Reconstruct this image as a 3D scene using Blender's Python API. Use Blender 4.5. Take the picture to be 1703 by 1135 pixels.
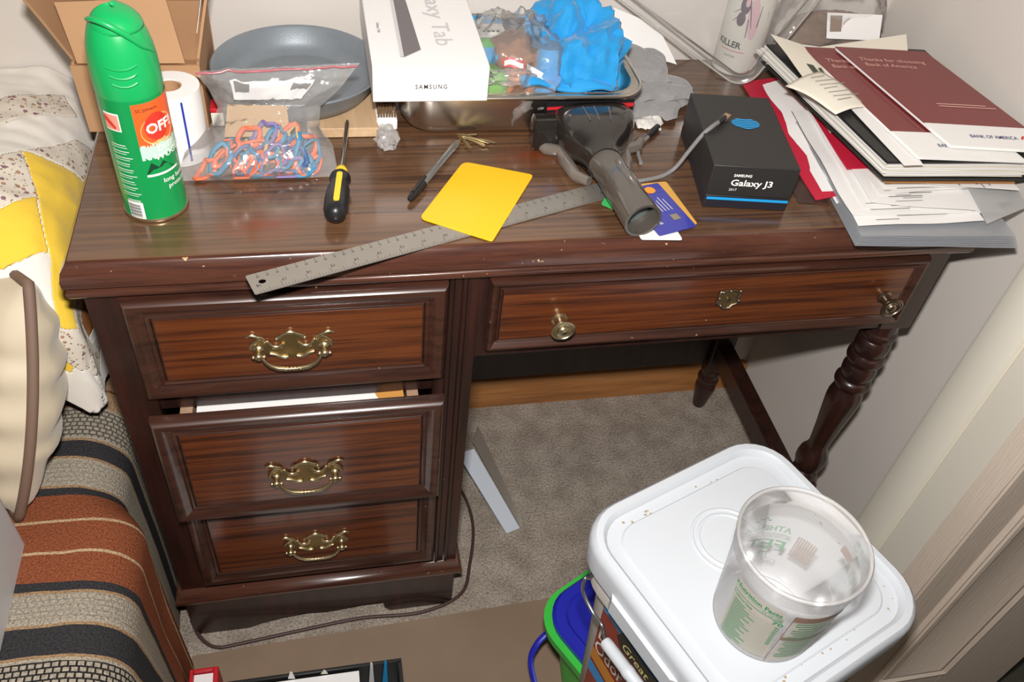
import bpy, bmesh, math, random
from mathutils import Vector, Matrix, noise
R = math.radians
random.seed(7)
for o in list(bpy.data.objects): bpy.data.objects.remove(o)
scene = bpy.context.scene
COL = scene.collection

# ---------------------------------------------------------------- camera, light, exposure
cam_d = bpy.data.cameras.new('camera'); cam = bpy.data.objects.new('camera', cam_d); COL.objects.link(cam)
cam.location = (0.24852, -0.72382, 1.33514)
cam.rotation_euler = (R(45.4859), R(-5.3576), R(-10.7552))
cam_d.sensor_width = 36; cam_d.lens = 36 * 1452.25 / 1703; cam_d.clip_start = 0.02
scene.camera = cam
world = bpy.data.worlds.new('room_light'); scene.world = world; world.use_nodes = True
bg = world.node_tree.nodes['Background']; bg.inputs[0].default_value = (1.0, 0.93, 0.85, 1); bg.inputs[1].default_value = 0.065
# the camera's flash, sitting just above the lens
fl_d = bpy.data.lights.new('camera_flash', 'AREA'); fl_d.shape = 'RECTANGLE'; fl_d.size = 0.06; fl_d.size_y = 0.03
fl_d.energy = 17.8; fl_d.color = (1.0, 0.975, 0.95)
fl = bpy.data.objects.new('camera_flash', fl_d); COL.objects.link(fl)
fl.rotation_euler = cam.rotation_euler
fl.location = Vector(cam.location) + cam.rotation_euler.to_matrix() @ Vector((0.0, 0.10, 0.02))
# weak warm fill, unseen, high behind the camera, for the dim ambient light
la_d = bpy.data.lights.new('ceiling_lamp', 'AREA'); la_d.size = 0.5; la_d.energy = 0.8; la_d.color = (1.0, 0.86, 0.70)
la = bpy.data.objects.new('ceiling_lamp', la_d); COL.objects.link(la); la.location = (-0.3, -1.6, 2.35)
la.rotation_euler = (R(25), 0, 0)
scene.view_settings.view_transform = 'Standard'; scene.view_settings.look = 'None'
scene.view_settings.exposure = 0.0; scene.view_settings.gamma = 1.0; scene.view_settings.use_curve_mapping = False

# ---------------------------------------------------------------- materials
def C(h):
    h = h.lstrip('#'); c = [int(h[i:i+2], 16) / 255 for i in (0, 2, 4)]
    return tuple((x / 12.92 if x <= 0.04045 else ((x + 0.055) / 1.055) ** 2.4) for x in c) + (1,)
MATS = {}
def _new(name):
    m = bpy.data.materials.new(name); m.use_nodes = True; MATS[name] = m
    nt = m.node_tree; return m, nt, nt.nodes['Principled BSDF']
def mat(name, col, rough=0.5, metal=0, var=0, vscale=40, bump=0, bscale=250, coat=0, spec=0.5, stretch=(1, 1, 1), sheen=0, trans=0, sub=0):
    m, nt, b = _new(name)
    b.inputs['Base Color'].default_value = C(col); b.inputs['Roughness'].default_value = rough
    b.inputs['Metallic'].default_value = metal; b.inputs['Coat Weight'].default_value = coat
    b.inputs['Specular IOR Level'].default_value = spec; b.inputs['Sheen Weight'].default_value = sheen
    b.inputs['Transmission Weight'].default_value = trans
    if sub: b.inputs['Subsurface Weight'].default_value = sub; b.inputs['Subsurface Radius'].default_value = (.01, .01, .01)
    if var or bump:
        tc = nt.nodes.new('ShaderNodeTexCoord'); mp = nt.nodes.new('ShaderNodeMapping'); mp.inputs['Scale'].default_value = stretch
        nt.links.new(tc.outputs['Object'], mp.inputs['Vector'])
    if var:
        n = nt.nodes.new('ShaderNodeTexNoise'); n.inputs['Scale'].default_value = vscale; n.inputs['Detail'].default_value = 5
        nt.links.new(mp.outputs[0], n.inputs['Vector'])
        mx = nt.nodes.new('ShaderNodeMix'); mx.data_type = 'RGBA'
        c = C(col); mx.inputs['A'].default_value = tuple(x * (1 - var) for x in c[:3]) + (1,)
        mx.inputs['B'].default_value = tuple(min(1, x * (1 + var)) for x in c[:3]) + (1,)
        nt.links.new(n.outputs['Fac'], mx.inputs['Factor']); nt.links.new(mx.outputs['Result'], b.inputs['Base Color'])
    if bump:
        n2 = nt.nodes.new('ShaderNodeTexNoise'); n2.inputs['Scale'].default_value = bscale; n2.inputs['Detail'].default_value = 3
        nt.links.new(mp.outputs[0], n2.inputs['Vector'])
        bp = nt.nodes.new('ShaderNodeBump'); bp.inputs['Strength'].default_value = bump; bp.inputs['Distance'].default_value = 0.002
        nt.links.new(n2.outputs['Fac'], bp.inputs['Height']); nt.links.new(bp.outputs[0], b.inputs['Normal'])
    return m
def ramp(nt, stops, interp='LINEAR'):
    r = nt.nodes.new('ShaderNodeValToRGB'); r.color_ramp.interpolation = interp; e = r.color_ramp.elements
    while len(e) < len(stops): e.new(0.5)
    for k, (p, c) in enumerate(stops): e[k].position = p; e[k].color = C(c) if isinstance(c, str) else c
    return r
def wood(name, cols, scale=(4, 70, 70), rough=0.3, wear=0.0, coat=0.25, wearcol='#c9a27c', knots=None, bump=0.1):
    m, nt, b = _new(name)
    tc = nt.nodes.new('ShaderNodeTexCoord'); mp = nt.nodes.new('ShaderNodeMapping'); mp.inputs['Scale'].default_value = scale
    nt.links.new(tc.outputs['Object'], mp.inputs['Vector'])
    n = nt.nodes.new('ShaderNodeTexNoise'); n.inputs['Scale'].default_value = 1.0; n.inputs['Detail'].default_value = 7; n.inputs['Roughness'].default_value = 0.62
    n.inputs['Distortion'].default_value = 0.35
    nt.links.new(mp.outputs[0], n.inputs['Vector'])
    r = ramp(nt, [(0.28 + 0.44 * k / (len(cols) - 1), c) for k, c in enumerate(cols)])
    nt.links.new(n.outputs['Fac'], r.inputs['Fac']); out = r.outputs['Color']
    for kx, ky in (knots or ()):
        # a knot: rings round one spot of the board
        mk = nt.nodes.new('ShaderNodeMapping'); mk.inputs['Location'].default_value = (-kx*14, -ky*26, 0); mk.inputs['Scale'].default_value = (14, 26, 0); nt.links.new(tc.outputs['Object'], mk.inputs['Vector'])
        nk = nt.nodes.new('ShaderNodeTexNoise'); nk.inputs['Scale'].default_value = 2.5; nt.links.new(mk.outputs[0], nk.inputs['Vector'])
        ln = nt.nodes.new('ShaderNodeVectorMath'); ln.operation = 'LENGTH'; nt.links.new(mk.outputs[0], ln.inputs[0])
        ad = nt.nodes.new('ShaderNodeMath'); ad.operation = 'MULTIPLY_ADD'; ad.inputs[1].default_value = 0.5; nt.links.new(nk.outputs['Fac'], ad.inputs[0]); nt.links.new(ln.outputs['Value'], ad.inputs[2])
        rk = ramp(nt, [(0.25, (.95, .95, .95, 1)), (0.52, (.75, .75, .75, 1)), (0.58, (.3, .3, .3, 1)), (0.70, (.45, .45, .45, 1)), (1.0, (0, 0, 0, 1))]); nt.links.new(ad.outputs[0], rk.inputs['Fac'])
        mx = nt.nodes.new('ShaderNodeMix'); mx.data_type = 'RGBA'; mx.inputs['B'].default_value = C('#70361c')
        nt.links.new(rk.outputs['Color'], mx.inputs['Factor']); nt.links.new(out, mx.inputs['A']); out = mx.outputs['Result']
    if wear:
        n3 = nt.nodes.new('ShaderNodeTexNoise'); n3.inputs['Scale'].default_value = 115; n3.inputs['Detail'].default_value = 3
        nt.links.new(tc.outputs['Object'], n3.inputs['Vector'])
        rw = ramp(nt, [(0.70 - wear, (0, 0, 0, 1)), (0.735 - wear, (1, 1, 1, 1))]); nt.links.new(n3.outputs['Fac'], rw.inputs['Fac'])
        mx = nt.nodes.new('ShaderNodeMix'); mx.data_type = 'RGBA'; mx.inputs['B'].default_value = C(wearcol)
        nt.links.new(rw.outputs['Color'], mx.inputs['Factor']); nt.links.new(out, mx.inputs['A']); out = mx.outputs['Result']
    nt.links.new(out, b.inputs['Base Color']); b.inputs['Roughness'].default_value = rough; b.inputs['Coat Weight'].default_value = coat; b.inputs['Coat Roughness'].default_value = 0.12
    if bump:
        bp = nt.nodes.new('ShaderNodeBump'); bp.inputs['Strength'].default_value = bump; bp.inputs['Distance'].default_value = 0.001
        nt.links.new(n.outputs['Fac'], bp.inputs['Height']); nt.links.new(bp.outputs[0], b.inputs['Normal'])
    return m
def film(name, col='#ffffff', opacity=0.15, rough=0.15, gloss=0.5, tint='#ffffff', bump=0.0, bscale=60):
    """thin clear or frosted plastic: see-through sheet with a share of white haze and a glossy skin"""
    m, nt, b = _new(name); nt.nodes.remove(b); out = nt.nodes['Material Output']
    t = nt.nodes.new('ShaderNodeBsdfTransparent'); t.inputs[0].default_value = C(tint)
    d = nt.nodes.new('ShaderNodeBsdfDiffuse'); d.inputs[0].default_value = C(col)
    g = nt.nodes.new('ShaderNodeBsdfGlossy'); g.inputs['Roughness'].default_value = rough
    m1 = nt.nodes.new('ShaderNodeMixShader'); m1.inputs[0].default_value = opacity
    nt.links.new(t.outputs[0], m1.inputs[1]); nt.links.new(d.outputs[0], m1.inputs[2])
    lw = nt.nodes.new('ShaderNodeLayerWeight'); lw.inputs['Blend'].default_value = 0.25
    mu = nt.nodes.new('ShaderNodeMath'); mu.operation = 'MULTIPLY_ADD'; mu.inputs[1].default_value = gloss; mu.inputs[2].default_value = 0.04
    nt.links.new(lw.outputs['Fresnel'], mu.inputs[0])
    m2 = nt.nodes.new('ShaderNodeMixShader'); nt.links.new(mu.outputs[0], m2.inputs[0])
    nt.links.new(m1.outputs[0], m2.inputs[1]); nt.links.new(g.outputs[0], m2.inputs[2]); nt.links.new(m2.outputs[0], out.inputs[0])
    if bump:
        tc = nt.nodes.new('ShaderNodeTexCoord'); n2 = nt.nodes.new('ShaderNodeTexNoise'); n2.inputs['Scale'].default_value = bscale
        nt.links.new(tc.outputs['Object'], n2.inputs['Vector'])
        bp = nt.nodes.new('ShaderNodeBump'); bp.inputs['Strength'].default_value = bump; bp.inputs['Distance'].default_value = 0.01
        nt.links.new(n2.outputs['Fac'], bp.inputs['Height']); nt.links.new(bp.outputs[0], g.inputs['Normal']); nt.links.new(bp.outputs[0], d.inputs['Normal'])
    return m

# ---------------------------------------------------------------- mesh helpers (all vertices are given in metres of the room)
class MB:
    def __init__(s, m=None): s.v = []; s.f = []; s.m = m or Matrix.Identity(4)
    def add(s, vs, fs):
        n = len(s.v); s.v += [s.m @ Vector(p) for p in vs]; s.f += [tuple(i + n for i in f) for f in fs]; return s
    def box(s, x0, x1, y0, y1, z0, z1):
        return s.add([(x0,y0,z0),(x1,y0,z0),(x1,y1,z0),(x0,y1,z0),(x0,y0,z1),(x1,y0,z1),(x1,y1,z1),(x0,y1,z1)],
                     [(0,3,2,1),(4,5,6,7),(0,1,5,4),(1,2,6,5),(2,3,7,6),(3,0,4,7)])
    def lathe(s, prof, n=32, cap=True, closed=False):
        vs = [(r*math.cos(2*math.pi*k/n), r*math.sin(2*math.pi*k/n), z) for r, z in prof for k in range(n)]
        fs = []; P = len(prof)
        for i in range(P if closed else P-1):
            for k in range(n):
                j = (i+1) % P; fs.append((i*n+k, i*n+(k+1)%n, j*n+(k+1)%n, j*n+k))
        if cap and not closed: fs.append(tuple(range(n))[::-1]); fs.append(tuple((P-1)*n+k for k in range(n)))
        return s.add(vs, fs)
    def tube(s, pts, r, n=8, closed=False, flat=1.0):
        pts = [Vector(p) for p in pts]; N = len(pts); rr = r if isinstance(r, (list, tuple)) else [r]*N
        vs = []; up = None
        for i, p in enumerate(pts):
            a = pts[(i-1) % N] if (closed or i > 0) else p; b = pts[(i+1) % N] if (closed or i < N-1) else p
            t = (b-a).normalized() if (b-a).length > 1e-9 else Vector((0,0,1))
            if up is None: up = t.orthogonal().normalized() if abs(t.z) > 0.9 else Vector((0,0,1))
            x = t.cross(up); x = x.normalized() if x.length > 1e-6 else t.orthogonal().normalized()
            y = x.cross(t).normalized(); up = y
            vs += [p + x*math.cos(2*math.pi*k/n)*rr[i] + y*math.sin(2*math.pi*k/n)*rr[i]*flat for k in range(n)]
        fs = []
        for i in range(N if closed else N-1):
            for k in range(n): j = (i+1) % N; fs.append((i*n+k, i*n+(k+1)%n, j*n+(k+1)%n, j*n+k))
        if not closed: fs.append(tuple(range(n))[::-1]); fs.append(tuple((N-1)*n+k for k in range(n)))
        return s.add(vs, fs)
    def grid(s, fn, nu, nv, wu=False):
        vs = [fn(i/nu, j/nv) for j in range(nv+1) for i in range(nu+(0 if wu else 1))]; w = nu if wu else nu+1
        fs = [(j*w+i, j*w+(i+1)%w, (j+1)*w+(i+1)%w, (j+1)*w+i) for j in range(nv) for i in range(nu)]
        return s.add(vs, fs)
    def prism(s, poly, z0, z1):
        n = len(poly); vs = [(x,y,z0) for x,y in poly] + [(x,y,z1) for x,y in poly]
        return s.add(vs, [tuple(range(n))[::-1], tuple(range(n,2*n))] + [(k,(k+1)%n,n+(k+1)%n,n+k) for k in range(n)])
    def loft(s, rings, cap=True):
        n = len(rings[0]); vs = [p for r in rings for p in r]; fs = []
        for i in range(len(rings)-1):
            for k in range(n): fs.append((i*n+k, i*n+(k+1)%n, (i+1)*n+(k+1)%n, (i+1)*n+k))
        if cap: fs.append(tuple(range(n))[::-1]); fs.append(tuple((len(rings)-1)*n+k for k in range(n)))
        return s.add(vs, fs)
    def rrings(s, prof, x0, x1, y0, y1, cap=True, back=True):
        """rectangular rings: prof = [(outward offset, z)]; with back=False the back edge stays put"""
        rs = [[(x0-d,y0-d,z),(x1+d,y0-d,z),(x1+d,y1+(d if back else 0),z),(x0-d,y1+(d if back else 0),z)] for d, z in prof]
        return s.loft(rs, cap)
    def slab(s, p00, p10, p11, p01, th=0.0006, nu=8, nv=8, wave=0.0, seed=0, ws=14):
        p00, p10, p11, p01 = map(Vector, (p00, p10, p11, p01)); nrm = (p10-p00).cross(p01-p00).normalized()
        if nrm.z < 0: nrm = -nrm
        def P(u, v, o):
            q = p00*(1-u)*(1-v) + p10*u*(1-v) + p11*u*v + p01*(1-u)*v
            w = (noise.noise(Vector((q.x*ws+seed, q.y*ws, seed*1.7+q.z*ws)))+.5)*wave if wave else 0
            return q + nrm*(w+o)
        W = nu+1; T = W*(nv+1)
        vs = [P(i/nu, j/nv, th) for j in range(nv+1) for i in range(W)] + [P(i/nu, j/nv, 0) for j in range(nv+1) for i in range(W)]
        fs = [(j*W+i, j*W+i+1, (j+1)*W+i+1, (j+1)*W+i) for j in range(nv) for i in range(nu)]
        fs += [(T+j*W+i, T+(j+1)*W+i, T+(j+1)*W+i+1, T+j*W+i+1) for j in range(nv) for i in range(nu)]
        bd = [i for i in range(W)] + [j*W+nu for j in range(1, nv+1)] + [nv*W+i for i in range(nu-1, -1, -1)] + [j*W for j in range(nv-1, 0, -1)]
        fs += [(bd[k], T+bd[k], T+bd[(k+1) % len(bd)], bd[(k+1) % len(bd)]) for k in range(len(bd))]
        return s.add(vs, fs)
    def ball(s, c, r, n=12, m=8, sc=(1,1,1)):
        c = Vector(c)
        def fn(u, v):
            a = 2*math.pi*u; b = math.pi*(v-.5)
            return (c.x+r*sc[0]*math.cos(a)*math.cos(b), c.y+r*sc[1]*math.sin(a)*math.cos(b), c.z+r*sc[2]*math.sin(b))
        return s.grid(fn, n, m, wu=True)
def frame(o, x, y):
    o, x, y = Vector(o), Vector(x).normalized(), Vector(y); z = x.cross(y).normalized(); y = z.cross(x).normalized()
    return Matrix(((x.x,y.x,z.x,o.x),(x.y,y.y,z.y,o.y),(x.z,y.z,z.z,o.z),(0,0,0,1)))
def axisframe(o, z):
    z = Vector(z).normalized(); x = z.orthogonal().normalized(); y = z.cross(x)
    return Matrix(((x.x,y.x,z.x,o[0]),(x.y,y.y,z.y,o[1]),(x.z,y.z,z.z,o[2]),(0,0,0,1)))
def rrect(cx, cy, w, h, r, n=6, rot=0.0):
    pts = []
    for sx, sy, a0 in ((1,1,0),(-1,1,90),(-1,-1,180),(1,-1,270)):
        for k in range(n+1):
            a = R(a0 + 90*k/n); pts.append((sx*(w/2-r)+r*math.cos(a), sy*(h/2-r)+r*math.sin(a)))
    c, s_ = math.cos(rot), math.sin(rot)
    return [(cx+x*c-y*s_, cy+x*s_+y*c) for x, y in pts]
def thing(name, label, cat, loc, group=None):
    o = bpy.data.objects.new(name, None); COL.objects.link(o); o.location = loc; o.empty_display_size = .02
    o['label'] = label; o['category'] = cat
    if group: o['group'] = group
    return o
def root_of(o):
    while o.parent: o = o.parent
    return o
def obj(name, mb, m, parent=None, label=None, cat=None, group=None, kind=None, smooth=40, bevel=0, seg=2, subsurf=0, recalc=True, orient=None):
    if parent: base = Vector(root_of(parent).location)
    else:
        xs = [v.x for v in mb.v]; ys = [v.y for v in mb.v]; zs = [v.z for v in mb.v]
        base = Vector(((min(xs)+max(xs))/2, (min(ys)+max(ys))/2, min(zs)))
    me = bpy.data.meshes.new(name); me.from_pydata([v-base for v in mb.v], [], mb.f)
    if recalc:
        b = bmesh.new(); b.from_mesh(me); bmesh.ops.recalc_face_normals(b, faces=b.faces); b.to_mesh(me); b.free()
    me.materials.append(MATS[m] if isinstance(m, str) else m)
    if smooth:
        me.polygons.foreach_set('use_smooth', [True]*len(me.polygons)); me.set_sharp_from_angle(angle=R(smooth))
    o = bpy.data.objects.new(name, me); COL.objects.link(o)
    if parent: o.parent = parent
    else: o.location = base
    if bevel:
        k = o.modifiers.new('bevel', 'BEVEL'); k.width = bevel; k.segments = seg; k.limit_method = 'ANGLE'; k.angle_limit = R(35)
    if subsurf:
        k = o.modifiers.new('subsurf', 'SUBSURF'); k.levels = subsurf; k.render_levels = subsurf
    if label: o['label'] = label
    if cat: o['category'] = cat
    if group: o['group'] = group
    if kind: o['kind'] = kind
    return o
def struct(name, mb, m, **k): return obj(name, mb, m, kind='structure', **k)
_tc = {}
def text_geo(s, bold=0.0, spacing=1.0, shear=0.0):
    key = (s, bold, spacing, shear)
    if key in _tc: return _tc[key]
    cu = bpy.data.curves.new('lettering', 'FONT'); cu.body = s; cu.size = 1; cu.resolution_u = 2; cu.offset = bold; cu.space_character = spacing; cu.shear = shear
    cu.fill_mode = 'FRONT' if hasattr(cu, 'fill_mode') else cu.fill_mode
    o = bpy.data.objects.new('lettering', cu); COL.objects.link(o)
    dg = bpy.context.evaluated_depsgraph_get(); me = bpy.data.meshes.new_from_object(o.evaluated_get(dg))
    vs = [tuple(v.co[:2]) for v in me.vertices]; fs = [tuple(p.vertices) for p in me.polygons]
    bpy.data.objects.remove(o); bpy.data.curves.remove(cu); bpy.data.meshes.remove(me)
    if vs:
        x0 = min(v[0] for v in vs); x1 = max(v[0] for v in vs); vs = [(x-x0, y) for x, y in vs]; w = x1-x0
    else: w = 0
    _tc[key] = (vs, fs, w); return _tc[key]
def letters(mb, s, size, fn, bold=0.0, width=None, align='L', spacing=1.0, shear=0.0):
    """flat lettering: fn maps (x along the line, y up) in metres to a point"""
    vs, fs, w = text_geo(s, bold, spacing, shear)
    if not vs: return
    sx = size if width is None else width/w
    off = 0 if align == 'L' else (-w*sx/2 if align == 'C' else -w*sx)
    n = len(mb.v); mb.v += [Vector(fn(x*sx+off, y*size)) for x, y in vs]; mb.f += [tuple(i+n for i in f) for f in fs]
def onplane(o, x, y, lift=0.0004):
    m = frame(o, x, y); return lambda a, b: m @ Vector((a, b, lift))
def oncyl(c, r, ang0, z0, r2=None, h=1.0, lift=0.0004):
    """text line on an upright cylinder or cone at c: x runs counter-clockwise seen from above"""
    def fn(a, b):
        z = z0+b; rr = r if r2 is None else r+(r2-r)*(z-c[2])/h
        t = ang0+a/rr; rr += lift; return (c[0]+rr*math.cos(t), c[1]+rr*math.sin(t), z)
    return fn
def patch(mb, fn, poly=None, rect=None, nu=10, nv=3):
    """fills a rectangle (x0,x1,y0,y1) or a polygon through the surface map fn"""
    if rect:
        x0, x1, y0, y1 = rect; mb.grid(lambda u, v: fn(x0+(x1-x0)*u, y0+(y1-y0)*v), nu, nv)
    else:
        cx = sum(p[0] for p in poly)/len(poly); cy = sum(p[1] for p in poly)/len(poly); n = len(poly)
        mb.add([fn(cx, cy)]+[fn(*p) for p in poly], [(0, k+1, (k+1) % n+1) for k in range(n)])
def lettering(parent, m, items, name='lettering'):
    mb = MB()
    for it in items: it(mb)
    return obj(name, mb, m, parent, smooth=0, recalc=False)
H = 0.7555          # desk top

# ================================================================ the room
WX, WY = 1.092, 0.4228
mat('wall_paint', '#d6cec6', 0.75, var=0.03, vscale=6, bump=0.05, bscale=300)
mat('trim_paint', '#f3ecdc', 0.45, var=0.03, vscale=5)
m, nt, b = _new('carpet')
tc = nt.nodes.new('ShaderNodeTexCoord'); n1 = nt.nodes.new('ShaderNodeTexNoise'); n1.inputs['Scale'].default_value = 260; n1.inputs['Detail'].default_value = 4
n2 = nt.nodes.new('ShaderNodeTexNoise'); n2.inputs['Scale'].default_value = 22; n2.inputs['Detail'].default_value = 5
for n_ in (n1, n2): nt.links.new(tc.outputs['Object'], n_.inputs['Vector'])
ra = ramp(nt, [(0.3, '#8d8177'), (0.7, '#c4b7a8')]); nt.links.new(n1.outputs['Fac'], ra.inputs['Fac'])
rb = ramp(nt, [(0.35, '#8f8276'), (0.65, '#ffffff')]); nt.links.new(n2.outputs['Fac'], rb.inputs['Fac'])
mx = nt.nodes.new('ShaderNodeMix'); mx.data_type = 'RGBA'; mx.blend_type = 'MULTIPLY'; mx.inputs['Factor'].default_value = 0.38
nt.links.new(ra.outputs[0], mx.inputs['A']); nt.links.new(rb.outputs[0], mx.inputs['B']); nt.links.new(mx.outputs['Result'], b.inputs['Base Color'])
b.inputs['Roughness'].default_value = 0.95; b.inputs['Specular IOR Level'].default_value = 0.1
bp = nt.nodes.new('ShaderNodeBump'); bp.inputs['Strength'].default_value = 0.8; bp.inputs['Distance'].default_value = 0.004
nt.links.new(n1.outputs['Fac'], bp.inputs['Height']); nt.links.new(bp.outputs[0], b.inputs['Normal'])
wood('baseboard_wood', ['#8a5a33', '#a9713f', '#bb8450'], (5, 60, 60), 0.45, coat=0.1)
mat('bifold_paint', '#c2b3a4', 0.5, bump=0.35, bscale=60, stretch=(9, 9, 0.5), var=0.06, vscale=40)
mat('brown_mat', '#8d7763', 0.42, var=0.18, vscale=9)

struct('floor', MB().box(-1.9, 2.0, -2.2, 0.52, -0.05, 0), 'carpet', smooth=0)
struct('wall_back', MB().box(-1.9, 1.2, WY, WY+0.1, 0, 2.4), 'wall_paint', smooth=0)
struct('wall_right', MB().box(WX, WX+0.11, -0.088, WY, 0, 2.4), 'wall_paint', smooth=0)
struct('wall_closet', MB().box(1.85, 1.95, -2.2, WY, 0, 2.4), 'wall_paint', smooth=0)
bb = MB().rrings([(0, 0), (0, .062), (-.003, .068), (-.008, .0715)], -1.9, WX, WY-.013, WY-.0005, back=False)
struct('baseboard_back', bb, 'baseboard_wood')
# closet casing and jamb
cs = MB(); cs.loft([[(WX-d, y, 0) for y, d in prof] for prof in [[(-.036,0),(-.036,.012),(-.044,.016),(-.085,.016),(-.096,.011),(-.1,0)]]] +
                   [[(WX-d, y, 2.1) for y, d in [(-.036,0),(-.036,.012),(-.044,.016),(-.085,.016),(-.096,.011),(-.1,0)]]])
struct('trim_1', cs, 'trim_paint', smooth=30)
struct('trim_2', MB().box(WX-.009, WX+.118, -.168, -.1005, 0, 2.1), 'trim_paint', smooth=0, bevel=.002)
# folded bifold leaf straddling the closet opening
LX0, LX1, LY = 0.926, 1.222, -0.3
dr = struct('door_1', MB().box(LX0, LX1, LY+.004, LY+.035, .015, 2.02), 'bifold_paint', smooth=0)
px0, px1 = .967, 1.092
def door_part(name, mb, **k): return obj(name, mb, 'bifold_paint', dr, **k)
door_part('stile', MB().box(LX0, px0, LY, LY+.004, .015, 2.02), bevel=.0012)
door_part('stile', MB().box(px1, LX1, LY, LY+.004, .015, 2.02), bevel=.0012)
door_part('bottom_rail', MB().box(px0, px1, LY, LY+.004, .015, .155), bevel=.0012)
door_part('top_rail', MB().box(px0, px1, LY, LY+.004, .95, 1.1), bevel=.0012)
def pframe(x0, x1, z0, z1, prof):
    return [[(x0+d, y, z0+d), (x1-d, y, z0+d), (x1-d, y, z1-d), (x0+d, y, z1-d)] for d, y in prof]
door_part('panel', MB().loft(pframe(px0, px1, .155, .95, [(0, LY+.004), (0, LY-.001), (.004, LY-.005), (.008, LY-.001), (.011, LY+.003), (.015, LY-.003), (.02, LY-.004), (.03, LY+.0015)]), cap=True), bevel=0)
struct('floor_closet', MB().box(1.04, 1.85, -2.0, -.14, 0, .003), mat('dark_closet_floor', '#3c3a30', 0.9, var=.5, vscale=70), smooth=0)
# smooth brown mat in front of the desk
ob = MB().slab((-.02, -1.3, .0005), (1.0, -1.3, .0005), (.96, -.012, .0005), (.0, -.046, .0005), .003, 30, 40, wave=.001, ws=6)
obj('floor_mat', ob, 'brown_mat', label='smooth brown mat lying on the carpet in front of the desk', cat='mat')

# ================================================================ the desk
wood('desk_top_wood', ['#35241a', '#4a3325', '#5d412d', '#6c4c34', '#503724'], (4, 150, 150), 0.26, wear=0.0, coat=0.8, knots=((-.319, -.157), (-.005, -.039)))
wood('desk_dark_wood', ['#1b0f0d', '#261512', '#331a15', '#3e2019'], (60, 60, 5), 0.34, wear=-0.07, coat=0.3)
wood('desk_edge_wood', ['#331d16', '#462920', '#573427', '#42271f'], (6, 80, 80), 0.26, wear=-0.008, coat=0.6)
wood('desk_frame_wood', ['#27150f', '#361f17', '#44281e', '#331d16'], (6, 80, 80), 0.28, wear=-0.055, coat=0.5)
wood('desk_panel_wood', ['#26120b', '#3f1e10', '#5c2d15', '#6c391a', '#381a0c'], (3.5, 120, 140), 0.30, wear=-0.075, coat=0.5)
wood('drawer_box_wood', ['#8a6a52', '#a5846a', '#b4957c'], (60, 5, 60), 0.6, coat=0)
mat('dark_inside', '#15100e', 0.8)
mat('brass', '#d0bf98', 0.33, 1, var=.18, vscale=60)
mat('brass_plate', '#94805a', 0.5, 1, var=.3, vscale=50)
mat('pewter', '#8f8170', 0.34, 1, var=.25, vscale=70)
desk = thing('desk', 'dark brown wooden desk with three drawers on the left and turned legs', 'desk', (0.5, 0.2, 0))
W1, XR = 0.4105, 1.008
UZ = H-.0458
top = MB().rrings([(.006, H-.0315), (.009, H-.029), (.0095, H-.021), (.007, H-.011), (.0025, H-.0045), (.0008, H-.0018), (0, H)], -.0036, 1.017, -.001, .405, back=False)
dt = obj('desktop', top, 'desk_top_wood', desk, smooth=50)
# the moulded rim has its own edge timber: front and sides proud of the slab
rim = MB().rrings([(.0097, H-.0295), (.0102, H-.021), (.0077, H-.0108), (.0032, H-.0042), (.0012, H-.0016), (.0004, H-.0010)], -.0036, 1.017, -.001, .404, cap=False, back=False)
obj('edge_rim', rim, 'desk_edge_wood', desk, smooth=60)
low = MB().rrings([(0, UZ), (.006, UZ+.0006), (.0085, UZ+.004), (.009, UZ+.008), (.0075, UZ+.0115), (.004, UZ+.0135), (.004, UZ+.0145)], -.0036, 1.017, -.001, .405, back=False)
obj('edge_molding', low, 'desk_edge_wood', desk, smooth=60)
# pedestal
def dpart(name, mb, m='desk_dark_wood', **k): k.setdefault('bevel', .0012); return obj(name, mb, m, desk, **k)
dpart('side_panel', MB().box(.001, .017, .0185, .40, .03, UZ))
dpart('side_panel', MB().box(W1-.016, W1-.001, .0185, .40, .03, UZ))
dpart('stile', MB().box(0, .043, 0, .018, .118, UZ))
st = MB()
st.loft([[(x, y, z) for x, y in [(.362,.018),(.362,0),(.375,0),(.377,-.002),(.381,-.002),(.383,0),(.390,0),(.392,-.002),(.396,-.002),(.398,0),(W1,0),(W1,.018)]] for z in (.118, UZ)])
dpart('stile', st, bevel=0, smooth=30)
for z0, z1 in ((.524, .556), (.333, .349), (.118, .146)): dpart('rail', MB().box(.0425, .3625, .002, .018, z0, z1))
dpart('back_panel', MB().box(.0175, W1-.0165, .388, .399, .03, UZ), bevel=0)
# plinth with a cut-out
pm = MB(frame((0, -.0095, 0), (1, 0, 0), (0, 0, 1)))
pl = [(.002, 0), (.085, 0), (.105, .010), (.14, .021), (.18, .026), (.205, .022), (.225, .024), (.262, .030), (.295, .030), (.298, .012), (.306, 0), (W1-.002, 0), (W1-.002, .098), (.002, .098)]
pm.prism(pl, -.018, 0); dpart('plinth', pm, 'desk_dark_wood')
dpart('plinth', MB().box(.002, .018, .009, .40, 0, .1)); dpart('plinth', MB().box(W1-.018, W1-.002, .009, .40, 0, .1))
dpart('plinth_molding', MB().rrings([(.006, .097), (.0085, .101), (.0085, .108), (.006, .114), (.001, .118), (-.003, .1215), (-.008, .1225)], -.001, W1+.001, -.006, .40, back=False), 'desk_edge_wood', bevel=0, smooth=60)
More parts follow.
